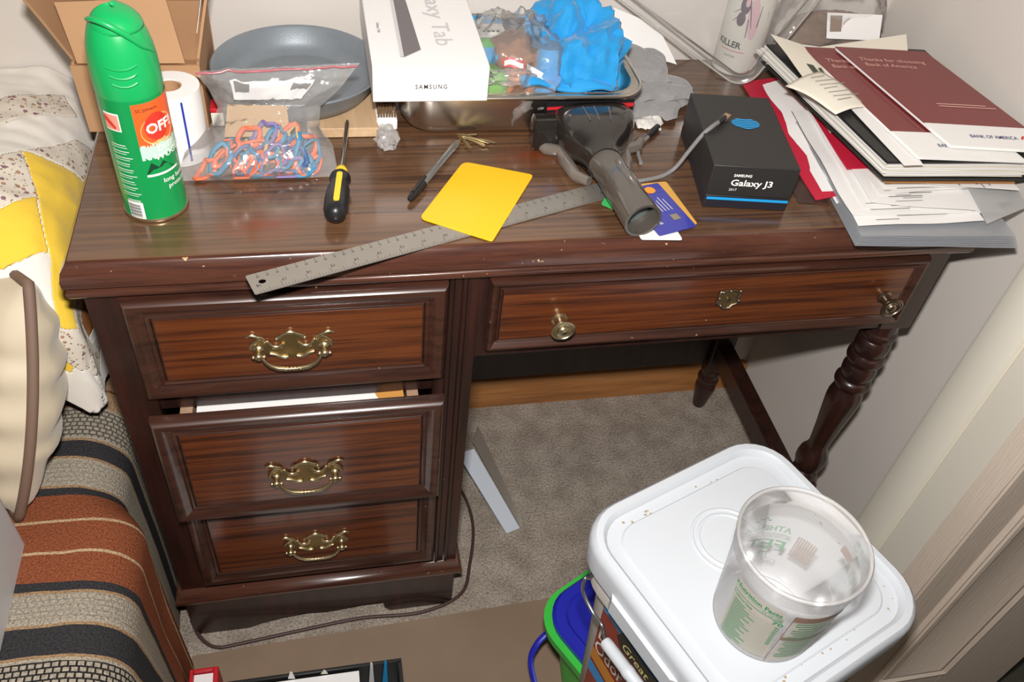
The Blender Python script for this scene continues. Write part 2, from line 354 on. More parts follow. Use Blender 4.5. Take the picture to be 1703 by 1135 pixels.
# drawers ------------------------------------------------------------
def dfront(x0, x1, z0, z1, yf, s=1.0):
    prof = [(0, .0), (0, -.0085), (.0015, -.0125), (.005, -.0155), (.010, -.0155), (.016, -.0125), (.021, -.0095), (.0215, -.0115), (.0235, -.0122), (.0255, -.0108), (.0262, -.0085), (.0272, -.0104), (.0292, -.0104)]
    mb = MB(); mb.loft([[(x0+d*s, yf+y, z0+d*s), (x1-d*s, yf+y, z0+d*s), (x1-d*s, yf+y, z1-d*s), (x0+d*s, yf+y, z1-d*s)] for d, y in prof]); return mb
def fieldpanel(x0, x1, z0, z1, yf, s=1.0):
    d = .0288*s; return MB().box(x0+d, x1-d, yf-.0107, yf-.006, z0+d, z1-d)
def sym(pts): return pts + [(-x, z) for x, z in reversed(pts)]
PLATE = [(0,330),(100,290),(190,215),(150,140),(118,112),(140,70),(215,45),(300,85),(345,165),(400,168),(440,250),(500,262),(570,306),(635,285),(560,246),(510,190),(570,110),(600,20),(560,-80),(480,-112),(400,-88),(330,-95),(250,-122),(180,-168),(110,-196),(50,-172),(0,-235)]
STROKES = [[(-205,218),(-168,262),(-120,290),(-60,330),(0,346),(60,330),(120,290),(168,262),(205,218)],
           [(345,175),(318,95),(265,55),(215,42),(160,60),(128,92),(120,120)], [(640,285),(600,312),(560,316),(510,290),(470,262),(430,255),(400,215),(382,165)],
           [(332,-95),(262,-110),(195,-158),(112,-192),(55,-165)], [(430,250),(500,200),(580,120),(610,30)]]
def handle(parent, cx, cz, y):
    k = .0000728; fr = frame((cx, y, cz), (1, 0, 0), (0, 0, 1))
    full = PLATE + [(-x, z) for x, z in PLATE[-2:0:-1]]
    mb = MB(fr); mb.prism([(x*k, z*k) for x, z in full], 0, .0013)
    obj('backplate', mb, 'brass_plate', parent, smooth=30)
    mb = MB(fr)
    for si in (0,): mb.tube([(x*k, z*k, .0018) for x, z in STROKES[0]], [.0016,.0027,.0018,.0023,.003,.0023,.0018,.0027,.0016], 8)
    for stp in STROKES[1:]:
        for sg in (1, -1):
            n = len(stp); mb.tube([(sg*x*k, z*k, .0018) for x, z in stp], [.0014+.0014*math.sin(math.pi*(i+.4)/n) for i in range(n)], 8)
    for sg in (1, -1):
        for x, z, r in ((205,218,.0026),(120,290,.002),(382,165,.0026),(450,258,.0024),(350,170,.0016),(640,285,.0018)): mb.ball((sg*x*k, z*k, .0015), r, 8, 6)
    obj('scroll_rim', mb, 'brass', parent, smooth=60)
    for sg in (1, -1):
        mb = MB(fr @ Matrix.Translation((sg*490*k, 0, 0)))
        mb.lathe([(.0062,.001),(.0066,.002),(.004,.0035),(.0036,.009),(.0048,.0105),(.0048,.014),(.003,.0162),(.0002,.0168)], 14)
        for q in (-1, 1): mb.ball((q*.0058, -.0012, .0115), .0026, 8, 6)
        obj('post', mb, 'brass', parent, smooth=60)
    pts = [(-490,-8,.0115),(-440,-40,.0125),(-405,-110,.0135),(-335,-190,.014),(-230,-245,.0145),(-110,-268,.0145),(-60,-270,.0145),(0,-272,.0145)]
    pts = [(x*k, z*k, w) for x, z, w in pts]; pts = pts + [(-x, z, w) for x, z, w in pts[-2::-1]]
    mb = MB(fr); mb.tube(pts, [.0014,.0017,.002,.0024,.0028,.0026,.002,.0024,.002,.0026,.0028,.0024,.002,.0017,.0014], 8)
    for x in (-.008, -.004, 0, .004, .008): mb.ball((x, -272*k, .0145), .0031, 8, 6, (.55, 1, 1))
    obj('bail', mb, 'brass', parent, smooth=60)
def drawer(x0, x1, z0, z1, yf, s, hz, open_=False):
    d = obj('drawer', dfront(x0, x1, z0, z1, yf, s), 'desk_frame_wood', desk, smooth=35)
    obj('front_panel', fieldpanel(x0, x1, z0, z1, yf, s), 'desk_panel_wood', d, smooth=0)
    bz0, bz1 = z0+.016, z1-.022
    obj('drawer_side', MB().box(x0+.028, x0+.042, yf, yf+.34, bz0, bz1), 'drawer_box_wood', d, smooth=0)
    obj('drawer_side', MB().box(x1-.042, x1-.028, yf, yf+.34, bz0, bz1), 'drawer_box_wood', d, smooth=0)
    obj('drawer_bottom', MB().box(x0+.042, x1-.042, yf, yf+.34, bz0, bz0+.006), 'drawer_box_wood', d, smooth=0)
    if hz: handle(d, (x0+x1)/2+hz[0], hz[1], yf-.0107)
    return d
drawer(.034, .374, .557, .706, 0, 1.0, (-.004, .626))
drawer(.036, .372, .350, .5455, -.026, 1.0, (-.003, .427))
drawer(.036, .374, .146, .334, 0, 1.0, (-.003, .227))
# kneehole drawer
ap = MB().box(W1, .9625, .003, .018, .576, UZ); dpart('apron', ap)
wd = obj('drawer', dfront(.421, .973, .597, .7065, .003, .58), 'desk_frame_wood', desk, smooth=35)
obj('front_panel', fieldpanel(.421, .973, .597, .7065, .003, .58), 'desk_panel_wood', wd, smooth=0)
obj('drawer_tray', MB().box(.45, .95, .0185, .34, .61, .69), 'drawer_box_wood', wd, smooth=0)
for kx, kz in ((.508, .6405), (.935, .643)):
    mb = MB(frame((kx, -.0075, kz), (1, 0, 0), (0, 0, 1)))
    mb.lathe([(.0095,0),(.0098,.0015),(.0072,.003),(.0062,.009),(.0066,.014),(.0085,.0165),(.0135,.018),(.0148,.0195),(.0146,.021),(.0125,.0215),(.0118,.0206),(.0098,.0208),(.0092,.0222),(.0078,.0218),(.0060,.0210),(.0052,.0226),(.003,.0236),(.0003,.024)], 28)
    obj('knob', mb, 'brass' if kx < .6 else 'pewter', wd, smooth=50)
es = [(0,16),(6,17),(11,14),(15,15),(16,9),(14,3),(17,-3),(15,-9),(9,-11),(6,-16),(0,-18)]; es = es + [(-x, z) for x, z in es[-2:0:-1]]
fr = frame((.7165, -.0077, .6575), (1, 0, 0), (0, 0, 1))
obj('escutcheon', MB(fr).prism([(x*.00085, z*.00085) for x, z in es], 0, .0015), 'brass_plate', wd, smooth=30)
mb = MB(fr); mb.tube([(x*.00085, z*.00085, .0018) for x, z in es], .0016, 8, closed=True)
for i, (x, z) in enumerate(es):
    if i % 3 == 0: mb.ball((x*.00085, z*.00085, .002), .0022, 8, 6)
mb.lathe([(.0028,.001),(.003,.003),(.0012,.0034)], 12)
obj('escutcheon_rim', mb, 'pewter', wd, smooth=60)
# legs, side apron, stretcher, modesty panel
def leg(cx, cy):
    obj('leg', MB().box(cx-.0235, cx+.0235, cy-.0215, cy+.0215, .574, UZ), 'desk_dark_wood', desk, bevel=.0015)
    pr = [(.0185,.215),(.022,.222),(.0235,.230),(.0215,.239),(.0175,.243),(.0175,.247),(.0225,.252),(.0255,.262),(.0258,.272),(.024,.283),(.0185,.293),(.0165,.302),(.0172,.315),(.0205,.350),(.0245,.385),(.0268,.408),(.0266,.420),(.0235,.432),(.0205,.438),(.0205,.4405),(.0258,.443),(.0280,.448),(.0280,.453),(.0258,.458),(.0225,.460),(.0225,.463),(.0252,.467),(.0258,.478),(.0238,.487),(.0225,.489),(.0225,.4915),(.0262,.494),(.0282,.499),(.0282,.504),(.0262,.509),(.0225,.511),(.0225,.514),(.0255,.518),(.0262,.529),(.0245,.539),(.0228,.541),(.0228,.5435),(.0258,.546),(.0272,.550),(.0258,.555),(.0225,.557),(.0225,.5745)]
    obj('leg_turning', MB(Matrix.Translation((cx, cy, 0))).lathe([(r*.94, z) for r, z in pr], 32), 'desk_dark_wood', desk, smooth=38)
    obj('leg_block', MB().box(cx-.021, cx+.021, cy-.021, cy+.021, .118, .215), 'desk_dark_wood', desk, bevel=.002)
    fo = [(.0125,0),(.0145,.012),(.0185,.045),(.0205,.058),(.0195,.066),(.0165,.070),(.0165,.073),(.0205,.078),(.0215,.084),(.0195,.090),(.0165,.094),(.0165,.098),(.0195,.103),(.0195,.110),(.0175,.1185)]
    obj('foot', MB(Matrix.Translation((cx, cy, 0))).lathe(fo, 24), 'desk_dark_wood', desk, smooth=50)
leg(.984, .0225); leg(.984, .373)
dpart('side_apron', MB().box(.988, 1.004, .044, .3515, .576, UZ))
dpart('stretcher', MB().box(.969, .999, .0435, .352, .152, .192))
dpart('modesty_panel', MB().box(W1, .9605, .366, .378, .135, UZ), 'desk_dark_wood', bevel=0)

# ================================================================ sofa, blanket, quilt, pillow, carton (left)
def set_uv(o, uvs):
    me = o.data; lay = me.uv_layers.new(name='UVMap')
    for lp in me.loops: lay.data[lp.index].uv = uvs[lp.vertex_index]
mat('sofa_cloth', '#6d5646', 0.9, var=.15, vscale=60, bump=.3)
sofa = thing('sofa', 'brown cloth sofa under blanket and quilt beside the desk', 'sofa', (-.6, -.2, 0))
obj('seat', MB().rrings([(0, .01), (0, .39), (-.02, .408)], -1.2, -.06, -.85, .16), 'sofa_cloth', sofa, bevel=.02, seg=3)
obj('backrest', MB().rrings([(0, .408), (0, .68), (-.025, .71)], -1.2, -.085, .165, .405), 'sofa_cloth', sofa, bevel=.02, seg=3)
# striped woven blanket
m, nt, b = _new('woven_stripes')
uv = nt.nodes.new('ShaderNodeTexCoord'); sp = nt.nodes.new('ShaderNodeSeparateXYZ'); nt.links.new(uv.outputs['UV'], sp.inputs[0])
Y0, YS = .18, .92
def tY(y): return (Y0-y)/YS
RU, DK, CR, TN = '#9a583b', '#3f3d3f', '#b9ad9b', '#b08f6c'
bands = [(.18,TN),(.133,'#7d4f38'),(.128,TN),(.098,CR),(.049,TN),(.046,DK),(.019,TN),(.015,CR),(-.022,TN),(-.026,DK),(-.036,RU),(-.074,'#d3b48c'),(-.078,RU),(-.116,'#d3b48c'),(-.120,RU),(-.157,DK),(-.166,TN),(-.170,CR),(-.205,TN),(-.209,DK),(-.241,TN),(-.245,CR),(-.31,DK),(-.34,RU),(-.46,DK),(-.5,CR),(-.6,DK)]
rp = ramp(nt, [(max(0, tY(y)), c) for y, c in bands], 'CONSTANT'); 
wob = nt.nodes.new('ShaderNodeTexNoise'); wob.inputs['Scale'].default_value = 18; nt.links.new(uv.outputs['UV'], wob.inputs['Vector'])
ma = nt.nodes.new('ShaderNodeMath'); ma.operation = 'MULTIPLY_ADD'; ma.inputs[1].default_value = .006; nt.links.new(wob.outputs['Fac'], ma.inputs[0]); nt.links.new(sp.outputs[1], ma.inputs[2])
nt.links.new(ma.outputs[0], rp.inputs['Fac'])
# small woven figures: a fine lattice inside the cream bands
ck = nt.nodes.new('ShaderNodeTexBrick'); ck.inputs['Scale'].default_value = 1; ck.inputs['Brick Width'].default_value = .0075; ck.inputs['Row Height'].default_value = .0065; ck.offset = 0.35; ck.inputs['Mortar Size'].default_value = .0011; ck.inputs['Mortar Smooth'].default_value = .2
mpb = nt.nodes.new('ShaderNodeMapping'); mpb.inputs['Scale'].default_value = (1, YS, 1); nt.links.new(uv.outputs['UV'], mpb.inputs[0]); nt.links.new(mpb.outputs[0], ck.inputs['Vector'])
mask = ramp(nt, [(0, (0,0,0,1)), (tY(.096), (.75,.75,.75,1)), (tY(.052), (0,0,0,1)), (tY(.012), (.2,.2,.2,1)), (tY(-.020), (0,0,0,1)), (tY(-.172), (.25,.25,.25,1)), (tY(-.203), (0,0,0,1)), (tY(-.25), (1,1,1,1)), (tY(-.305), (0,0,0,1))], 'CONSTANT'); nt.links.new(ma.outputs[0], mask.inputs['Fac'])
mm = nt.nodes.new('ShaderNodeMath'); mm.operation = 'MULTIPLY'; nt.links.new(ck.outputs['Fac'], mm.inputs[0]); nt.links.new(mask.outputs[0], mm.inputs[1])
mx = nt.nodes.new('ShaderNodeMix'); mx.data_type = 'RGBA'; mx.inputs['B'].default_value = C('#33312f'); nt.links.new(mm.outputs[0], mx.inputs['Factor']); nt.links.new(rp.outputs[0], mx.inputs['A'])
wv = nt.nodes.new('ShaderNodeTexNoise'); wv.inputs['Scale'].default_value = 420; nt.links.new(mpb.outputs[0], wv.inputs['Vector'])
rw = ramp(nt, [(.3, '#9a9a9a'), (.7, '#ffffff')]); nt.links.new(wv.outputs['Fac'], rw.inputs['Fac'])
m3 = nt.nodes.new('ShaderNodeMix'); m3.data_type = 'RGBA'; m3.blend_type = 'MULTIPLY'; m3.inputs['Factor'].default_value = .8
nt.links.new(mx.outputs['Result'], m3.inputs['A']); nt.links.new(rw.outputs[0], m3.inputs['B']); nt.links.new(m3.outputs['Result'], b.inputs['Base Color'])
b.inputs['Roughness'].default_value = .95; b.inputs['Specular IOR Level'].default_value = .1
bp = nt.nodes.new('ShaderNodeBump'); bp.inputs['Strength'].default_value = .7; bp.inputs['Distance'].default_value = .003; nt.links.new(wv.outputs['Fac'], bp.inputs['Height']); nt.links.new(bp.outputs[0], b.inputs['Normal'])
def bend(a, flat, r):
    if a < flat: return a, 0
    t = (a-flat)/r
    if t < math.pi/2: return flat+r*math.sin(t), r*(1-math.cos(t))
    return flat+r, r+(a-flat-r*math.pi/2)
NU, NV = 90, 150
mb = MB(); uvs = []
for j in range(NV+1):
    for i in range(NU+1):
        a = i/NU*.95; y = .175-j/NV*.90
        x, dz = bend(a, .475, .055)
        front = min(1, max(0, (-.02-y)/.06)); front = front*front*(3-2*front)
        drape = max(0, (dz-.03)/.3)
        fold = .012*math.sin(y*26+1.2)*min(1, drape*1.6) - .004*math.sin(y*61)*min(1, drape)
        X = -.555+x+front*(.026+.01*drape)+fold*(.35+.65*front)-(1-front)*.004
        z = .425-dz+.005*noise.noise(Vector((a*9, y*9, 3)))*(1-min(1, drape*3))
        if y > .09: z -= 0
        mb.v.append(Vector((X, y, max(.006, z)))); uvs.append((a, tY(y)))
W_ = NU+1; mb.f = [(j*W_+i, j*W_+i+1, (j+1)*W_+i+1, (j+1)*W_+i) for j in range(NV) for i in range(NU)]
bl = obj('striped_blanket', mb, 'woven_stripes', label='rust, cream and charcoal striped woven blanket draped over the sofa seat', cat='blanket', smooth=80, recalc=False)
set_uv(bl, uvs); k = bl.modifiers.new('thick', 'SOLIDIFY'); k.thickness = .005; k.offset = -1

# quilt ---------------------------------------------------------------
mat('quilt_white', '#ece5da', .85, bump=.15, bscale=120, sheen=.2)
mat('quilt_yellow', '#f0c83c', .85, bump=.15, bscale=120, sheen=.2, var=.05)
def floral(name):
    m, nt, b = _new(name); tc = nt.nodes.new('ShaderNodeTexCoord')
    base = C('#ddd2c2'); out = None
    for sc, th, rng in ((115, .30, ('#8d6672', '#b08570', '#9a8062')), (210, .26, ('#8d8a5a', '#a58a66', '#7a6a5c'))):
        v = nt.nodes.new('ShaderNodeTexVoronoi'); v.inputs['Scale'].default_value = sc; nt.links.new(tc.outputs['Object'], v.inputs['Vector'])
        lt = nt.nodes.new('ShaderNodeMath'); lt.operation = 'LESS_THAN'; lt.inputs[1].default_value = th; nt.links.new(v.outputs['Distance'], lt.inputs[0])
        sx = nt.nodes.new('ShaderNodeSeparateColor'); nt.links.new(v.outputs['Color'], sx.inputs[0])
        rc = ramp(nt, [(0, rng[0]), (.4, rng[1]), (.75, rng[2])], 'CONSTANT'); nt.links.new(sx.outputs[0], rc.inputs['Fac'])
        g2 = nt.nodes.new('ShaderNodeMath'); g2.operation = 'GREATER_THAN'; g2.inputs[1].default_value = .35; nt.links.new(sx.outputs[1], g2.inputs[0])
        f2 = nt.nodes.new('ShaderNodeMath'); f2.operation = 'MULTIPLY'; nt.links.new(lt.outputs[0], f2.inputs[0]); nt.links.new(g2.outputs[0], f2.inputs[1])
        mx = nt.nodes.new('ShaderNodeMix'); mx.data_type = 'RGBA'; nt.links.new(f2.outputs[0], mx.inputs['Factor'])
        if out is None: mx.inputs['A'].default_value = base
        else: nt.links.new(out, mx.inputs['A'])
        nt.links.new(rc.outputs[0], mx.inputs['B']); out = mx.outputs['Result']
    nt.links.new(out, b.inputs['Base Color']); b.inputs['Roughness'].default_value = .9
floral('quilt_floral'); mat('quilt_rust', '#a2632c', .9, var=.3, vscale=120)
def inpoly(x, y, P):
    c = False; n = len(P)
    for i in range(n):
        x1, y1 = P[i]; x2, y2 = P[(i+1) % n]
        if (y1 > y) != (y2 > y) and x < (x2-x1)*(y-y1)/(y2-y1)+x1: c = not c
    return c
QP = [('quilt_yellow', [(.2,.0),(.395,.0),(.415,.06),(.42,.088),(.2,.088)]),
      ('quilt_floral', [(.2,.092),(.42,.09),(.485,.045),(.505,.075),(.43,.142),(.2,.146)]),
      ('quilt_yellow', [(.463,.192),(.50,.185),(.548,.171),(.585,.20),(.56,.30),(.545,.385),(.515,.40),(.512,.33),(.492,.262)]),
      ('quilt_yellow', [(.36,.30),(.46,.298),(.49,.262),(.508,.322),(.463,.362),(.36,.366)]),
      ('quilt_floral', [(.2,.21),(.444,.214),(.462,.193),(.491,.26),(.459,.296),(.2,.30)]),
      ('quilt_floral', [(.466,.190),(.512,.118),(.56,.09),(.70,.09),(.64,.2),(.587,.198),(.548,.169),(.50,.182)]),
      ('quilt_rust', [(.578,.30),(.62,.28),(.66,.28),(.64,.325),(.60,.34)]),
      ('quilt_floral', [(.50,.415),(.548,.36),(.585,.30),(.60,.345),(.66,.32),(.68,.29),(.70,.33),(.60,.40),(.53,.46),(.51,.46)]),
      ('quilt_yellow', [(.49,.43),(.51,.455),(.52,.46),(.51,.475),(.49,.475)])]
def Qp(a, b_):
    x, dx = bend(a, .43, .085); y, dy = bend(b_, .27, .09)
    w = .007*noise.noise(Vector((a*16, b_*16, 1)))+.003*noise.noise(Vector((a*45, b_*45, 5)))
    sidew = min(1, dx/.15)*.010*math.sin(b_*38+a*7)
    return Vector((-.555+x-abs(sidew)*.8, .42-y-.004*math.sin(a*40)*min(1, dy/.1), .735-dx-dy+w))
quilt = thing('patchwork_quilt', 'white quilt with yellow and floral patches draped over the sofa back', 'quilt', (-.25, .2, .42))
cells = {}; allp = {}
def qgrid(tag, a0, a1, nu, b1, nv):
    for j in range(nv+1):
        for i in range(nu+1): allp[(tag, i, j)] = (a0+(a1-a0)*i/nu, b1*j/nv)
    for j in range(nv):
        for i in range(nu):
            c = [(tag, i, j), (tag, i+1, j), (tag, i+1, j+1), (tag, i, j+1)]
            tris = ((c[0], c[1], c[2]), (c[0], c[2], c[3])) if (i+j) % 2 else ((c[0], c[1], c[3]), (c[1], c[2], c[3]))
            for t in tris:
                a = sum(allp[q][0] for q in t)/3; b_ = sum(allp[q][1] for q in t)/3
                if a > .5 and bend(a, .43, .085)[1]+bend(b_, .27, .09)[1] > .26 or (b_ > .405 and a < .47): continue
                key = -1
                for q, (mm_, P) in enumerate(QP):
                    if inpoly(a, b_, P): key = q; break
                cells.setdefault(key, []).append(t)
qgrid('coarse', 0, .36, 40, .54, 60); qgrid('fine', .36, .80, 230, .54, 270)
for key, cl in cells.items():
    mb = MB(); ix = {}
    for t in cl:
        for q in t:
            if q not in ix: ix[q] = len(mb.v); mb.v.append(Qp(*allp[q]) + (Vector((0, 0, .0006)) if key >= 0 else Vector()))
        mb.f.append(tuple(ix[q] for q in t))
    mname = 'quilt_white' if key < 0 else QP[key][0]
    o = obj('quilt_ground' if key < 0 else 'patch', mb, mname, quilt, smooth=80, recalc=False)
    o.modifiers.new('thick', 'SOLIDIFY').thickness = .006
    o.modifiers['thick'].offset = -1

# pillow --------------------------------------------------------------
mat('pillow_cloth', '#cfbfa4', .6, var=.05, vscale=20, sheen=.3)
mat('piping_brown', '#7a6152', .7)
mat('thread_rust', '#b5622c', .7); mat('thread_olive', '#b2a45a', .7)
v_ = Vector((.21, .38, .90)).normalized(); n_ = Vector((-.81, -.447, .375)); n_ = (n_-v_*n_.dot(v_)).normalized(); e_ = v_.cross(n_).normalized()
if e_.x < 0: e_ = -e_
pr0 = Vector((-.0915, -.015, .565)); PW, PH = .32, .285
pc = pr0 - e_*(PW/2)
def pil(u, v, s, th=.075):
    sh = lambda q: (max(0, 1-abs(q)**2.4))**.5
    w = th*sh(u)*sh(v)
    wr = .0055*math.sin(v*17+u*3+2*noise.noise(Vector((u*2, v*3, s))))*min(1, sh(v)*1.2)*max(0, abs(u)-.15)
    pin = 1+.16*(1-abs(v)**2)*max(0, u)
    pin2 = 1-.05*(1-abs(u)**2)*abs(v)
    return pc + e_*(u*PW/2*pin) + v_*(v*PH/2*pin2) + n_*(s*(w+wr))
pil_t = thing('throw_pillow', 'cream satin throw pillow with brown piping leaning on the sofa', 'pillow', (-.25, 0, .43))
for s in (1, -1):
    mb = MB(); mb.grid(lambda a, b_: pil(2*a-1, 2*b_-1, s), 56, 56); obj('cover_face', mb, 'pillow_cloth', pil_t, smooth=80)
edge = [(q, -1) for q in [k/20-1 for k in range(40)]] + [(1, k/20-1) for k in range(40)] + [(1-k/20, 1) for k in range(40)] + [(-1, 1-k/20) for k in range(40)]
mb = MB(); mb.tube([pil(u, v, 0) for u, v in edge], .0062, 8, closed=True); obj('piping', mb, 'piping_brown', pil_t, smooth=70)
mb = MB()
for k in range(26):
    u = .90-random.random()*.25; v = .06+.5*(u-.75)+random.uniform(-.07, .07); p = pil(u, v, 1)+n_*.0008
    mb.tube([p, p+e_*.008+v_*random.uniform(-.004, .006)], .0016, 5)
obj('embroidery', mb, 'thread_rust', pil_t)
mb = MB()
for k in range(5):
    mb.tube([pil(.48+.42*t, -.28-.10*k*t+.06*math.sin(t*9+k), 1)+n_*.0008 for t in [q/14 for q in range(15)]], .0012, 5)
obj('embroidery', mb, 'thread_olive', pil_t)
# pale carton in the corner of the picture
mat('carton_pale', '#c9c7c6', .5, var=.03); mat('ink_grey', '#8f8d8d', .6)
ct = thing('carton', 'pale grey carton with fine print standing on the striped blanket', 'carton', (-.18, -.28, .428))
mb = MB(); mb.prism(rrect(-.185, -.285, .15, .38, .012), .4295, .64); obj('body', mb, 'carton_pale', ct, smooth=40, bevel=.003)
mb = MB(); fn = onplane((-.11, -.13, .60), (0, -1, 0), (0, 0, 1), .0006)
for k in range(9): patch(mb, lambda a, b_: Vector((-.1094, -.125-a, .60+b_)), rect=(0, random.uniform(.06, .1), -.008*k, -.008*k-.0022), nu=1, nv=1)
obj('fine_print', mb, 'ink_grey', ct, smooth=0, recalc=False)

# ================================================================ things on the desk
mat('ink_black', '#1b1a1a', .5); mat('ink_white', '#f5f3ee', .5); mat('ink_green', '#2f8f5f', .5); mat('ink_brown', '#8a6f5f', .5); mat('ink_navy', '#27306e', .5)
mat('ink_red', '#c8202c', .5); mat('ink_blue', '#1f9fe0', .5); mat('paper_white', '#efedea', .65, var=.015); mat('paper_cream', '#e9e2d2', .65, var=.03)
mat('cardboard', '#b48a64', .8, var=.06, vscale=30); mat('cardboard_inside', '#a37c59', .85, var=.05)
# ---- open cardboard box
box = thing('cardboard_box', 'open brown cardboard box with raised flaps at the back left of the desk', 'box', (.053, .32, H))
Z0 = H+.0005; ZB = .838
def bpanel(name, c, m='cardboard', th=.003, nu=6, nv=6): return obj(name, MB().slab(*c, th, nu, nv, wave=.0008, ws=20), m, box, smooth=30)
bpanel('front_panel', [(-.014,.236,Z0),(.118,.236,Z0),(.119,.236,ZB),(-.016,.236,ZB)])
bpanel('back_panel', [(-.014,.404,Z0),(.118,.404,Z0),(.118,.404,ZB),(-.014,.404,ZB)])
bpanel('side_panel', [(-.014,.24,Z0),(-.014,.40,Z0),(-.015,.40,ZB),(-.016,.24,ZB)])
bpanel('side_panel', [(.118,.24,Z0),(.118,.40,Z0),(.118,.40,ZB),(.119,.24,ZB)])
bpanel('bottom_panel', [(-.01,.24,Z0),(.115,.24,Z0),(.115,.40,Z0),(-.01,.40,Z0)])
bpanel('flap', [(-.008,.237,ZB+.001),(.104,.237,ZB+.001),(.092,.262,.902),(-.020,.258,.898)])
bpanel('flap', [(-.016,.245,ZB+.001),(-.016,.40,ZB+.001),(-.05,.395,.93),(-.05,.25,.905)], 'cardboard_inside')
bpanel('flap', [(.119,.245,ZB+.001),(.119,.40,ZB+.001),(.152,.395,.955),(.150,.262,.955)])
bpanel('flap', [(-.01,.405,ZB+.001),(.115,.405,ZB+.001),(.112,.4175,.935),(-.008,.4175,.935)], 'cardboard_inside')
sl = obj('shipping_label', MB().slab((.1185,.262,.862),(.1185,.36,.862),(.144,.36,.952),(.142,.272,.952),.0006,4,4), 'paper_white', box, smooth=0, label='white shipping label with grey print')
mb = MB()
for k in range(3): mb.tube([(.1235+.0055*k,.275,.884+.018*k),(.1235+.0055*k,.31+.01*k,.884+.018*k)], .0012, 5)
obj('label_print', mb, 'ink_grey', sl, smooth=0)
# ---- insect repellent can
mat('can_green', '#128c48', .28, coat=.3); mat('cap_green', '#17a659', .32); mat('label_orange', '#f4622a', .35); mat('label_glow', '#fbb877', .4); mat('can_rim', '#c9b58f', .3, .9)
mat('label_red', '#d63a2b', .4); mat('label_pale_green', '#bfe3cd', .4); mat('forest_green', '#12452c', .45)
cc = (.072, .086, H+.0005); rc = .0310
can = thing('spray_can', 'tall green insect repellent spray can standing on the desk corner', 'spray can', cc)
mb = MB(Matrix.Translation(cc)); mb.lathe([(.0285,0),(.0312,.0012),(.0318,.003),(.031,.0045),(.031,.133),(.0303,.138)], 48); obj('can_body', mb, 'can_green', can, smooth=40)
mb = MB(Matrix.Translation(cc)); mb.lathe([(.0270,.0002),(.0322,.0006),(.0326,.0022),(.0318,.0038)], 48); obj('base_ring', mb, 'can_rim', can, smooth=50)
rings = []
capp = [(.0308,.1375),(.0312,.1395),(.0312,.155),(.0307,.167),(.0294,.179),(.0270,.190),(.0240,.199),(.0215,.2035)]
va = R(-75)
for r, z in capp:
    rings.append([(cc[0]+r*math.cos(2*math.pi*k/48), cc[1]+r*math.sin(2*math.pi*k/48), cc[2]+z) for k in range(48)])
capb = MB().loft(rings, cap=True); cp = obj('cap', capb, 'cap_green', can, smooth=60)
# domed hood over the nozzle, cut away on the left where the spray leaves
def hood(u, v):
    a = R(-165+250*u); e = math.sin(math.pi*u)**.6; b_ = v*math.pi/2
    rr = (.0216+.003*e*(1-v))*math.cos(b_*.98); return (cc[0]+.0006+rr*math.cos(a), cc[1]+rr*math.sin(a), cc[2]+.198+.0035*(1-e)+(.0175*math.sin(b_)))
mb = MB().grid(hood, 48, 12); h_ = obj('nozzle_hood', mb, 'cap_green', cp, smooth=60); h_.modifiers.new('thick', 'SOLIDIFY').thickness = .0022
sw = []
for q in range(25):
    t = q/24; a = R(-158+156*t); z = .2065+.010*math.sin(math.pi*min(1, t*1.3))-.034*t*t; r = .0226+.0070*t**.8
    sw.append((cc[0]+r*math.cos(a), cc[1]+r*math.sin(a), cc[2]+z))
obj('hood_ridge', MB().tube(sw, [.0012+.0018*math.sin(math.pi*(q+.5)/25) for q in range(25)], 8), 'cap_green', cp, smooth=60)
mb = MB(Matrix.Translation((cc[0]-.012, cc[1]-.004, cc[2]+.2036))); mb.lathe([(.005,0),(.005,.004),(.003,.006)], 14); obj('nozzle', mb, 'can_green', cp)
mb = MB()
for k in range(3):
    z = cc[2]+.172-.008*k; w = .45-.05*k
    mb.tube([(cc[0]+(.0312-max(0,.172-.008*k-.16)*.08)*math.cos(va-.15+t*w), cc[1]+(.0312-max(0,.172-.008*k-.16)*.08)*math.sin(va-.15+t*w), z-.003*(1-t*t)) for t in [q/8-1 for q in range(17)]], .0012, 6)
obj('grip_ridge', mb, 'cap_green', cp, smooth=60)
def ca(deg): return R(deg)
fnc = lambda deg, z, lift=.0003: oncyl(cc, rc, R(deg), cc[2]+z, lift=lift)
mb = MB(); patch(mb, fnc(-84, 0), rect=(0, rc*R(125), .086, .1345), nu=26, nv=6); obj('label_panel', mb, 'label_orange', can, smooth=80, recalc=False)
mb = MB(); f = fnc(-42, .104, .0005)
patch(mb, f, poly=[(.019*math.cos(a), .0165*math.sin(a)) for a in [2*math.pi*k/24 for k in range(24)]]); obj('label_glow', mb, 'label_glow', can, smooth=80, recalc=False)
mb = MB(); f = fnc(-42, .108, .0008); patch(mb, f, poly=[(.013*math.cos(a)-.002, .0145*math.sin(a)) for a in [2*math.pi*k/24 for k in range(24)]]); obj('label_badge', mb, 'label_red', can, smooth=80, recalc=False)
mb = MB(); f = fnc(-84, .082, .0006)
zz = [(0,.006)]+[(k*.0028+.0014*(i), .006+(.003 if i else -.002)+.001*math.sin(k)) for k in range(20) for i in (0,1)]+[(.0575,.006),(.0575,-.003)]+[(.0575-k*.0028,-.003-(.004 if k % 2 else 0)) for k in range(1,20)]+[(0,-.004)]
for k in range(19):
    x = k*.0029; patch(mb, f, poly=[(x,.006+.003*math.sin(k*2)),(x+.0016,.009),(x+.0031,.006+.002*math.cos(k)),(x+.003,-.008),(x,-.008+.003*(k%2))])
obj('label_trees', mb, 'label_pale_green', can, smooth=80, recalc=False)
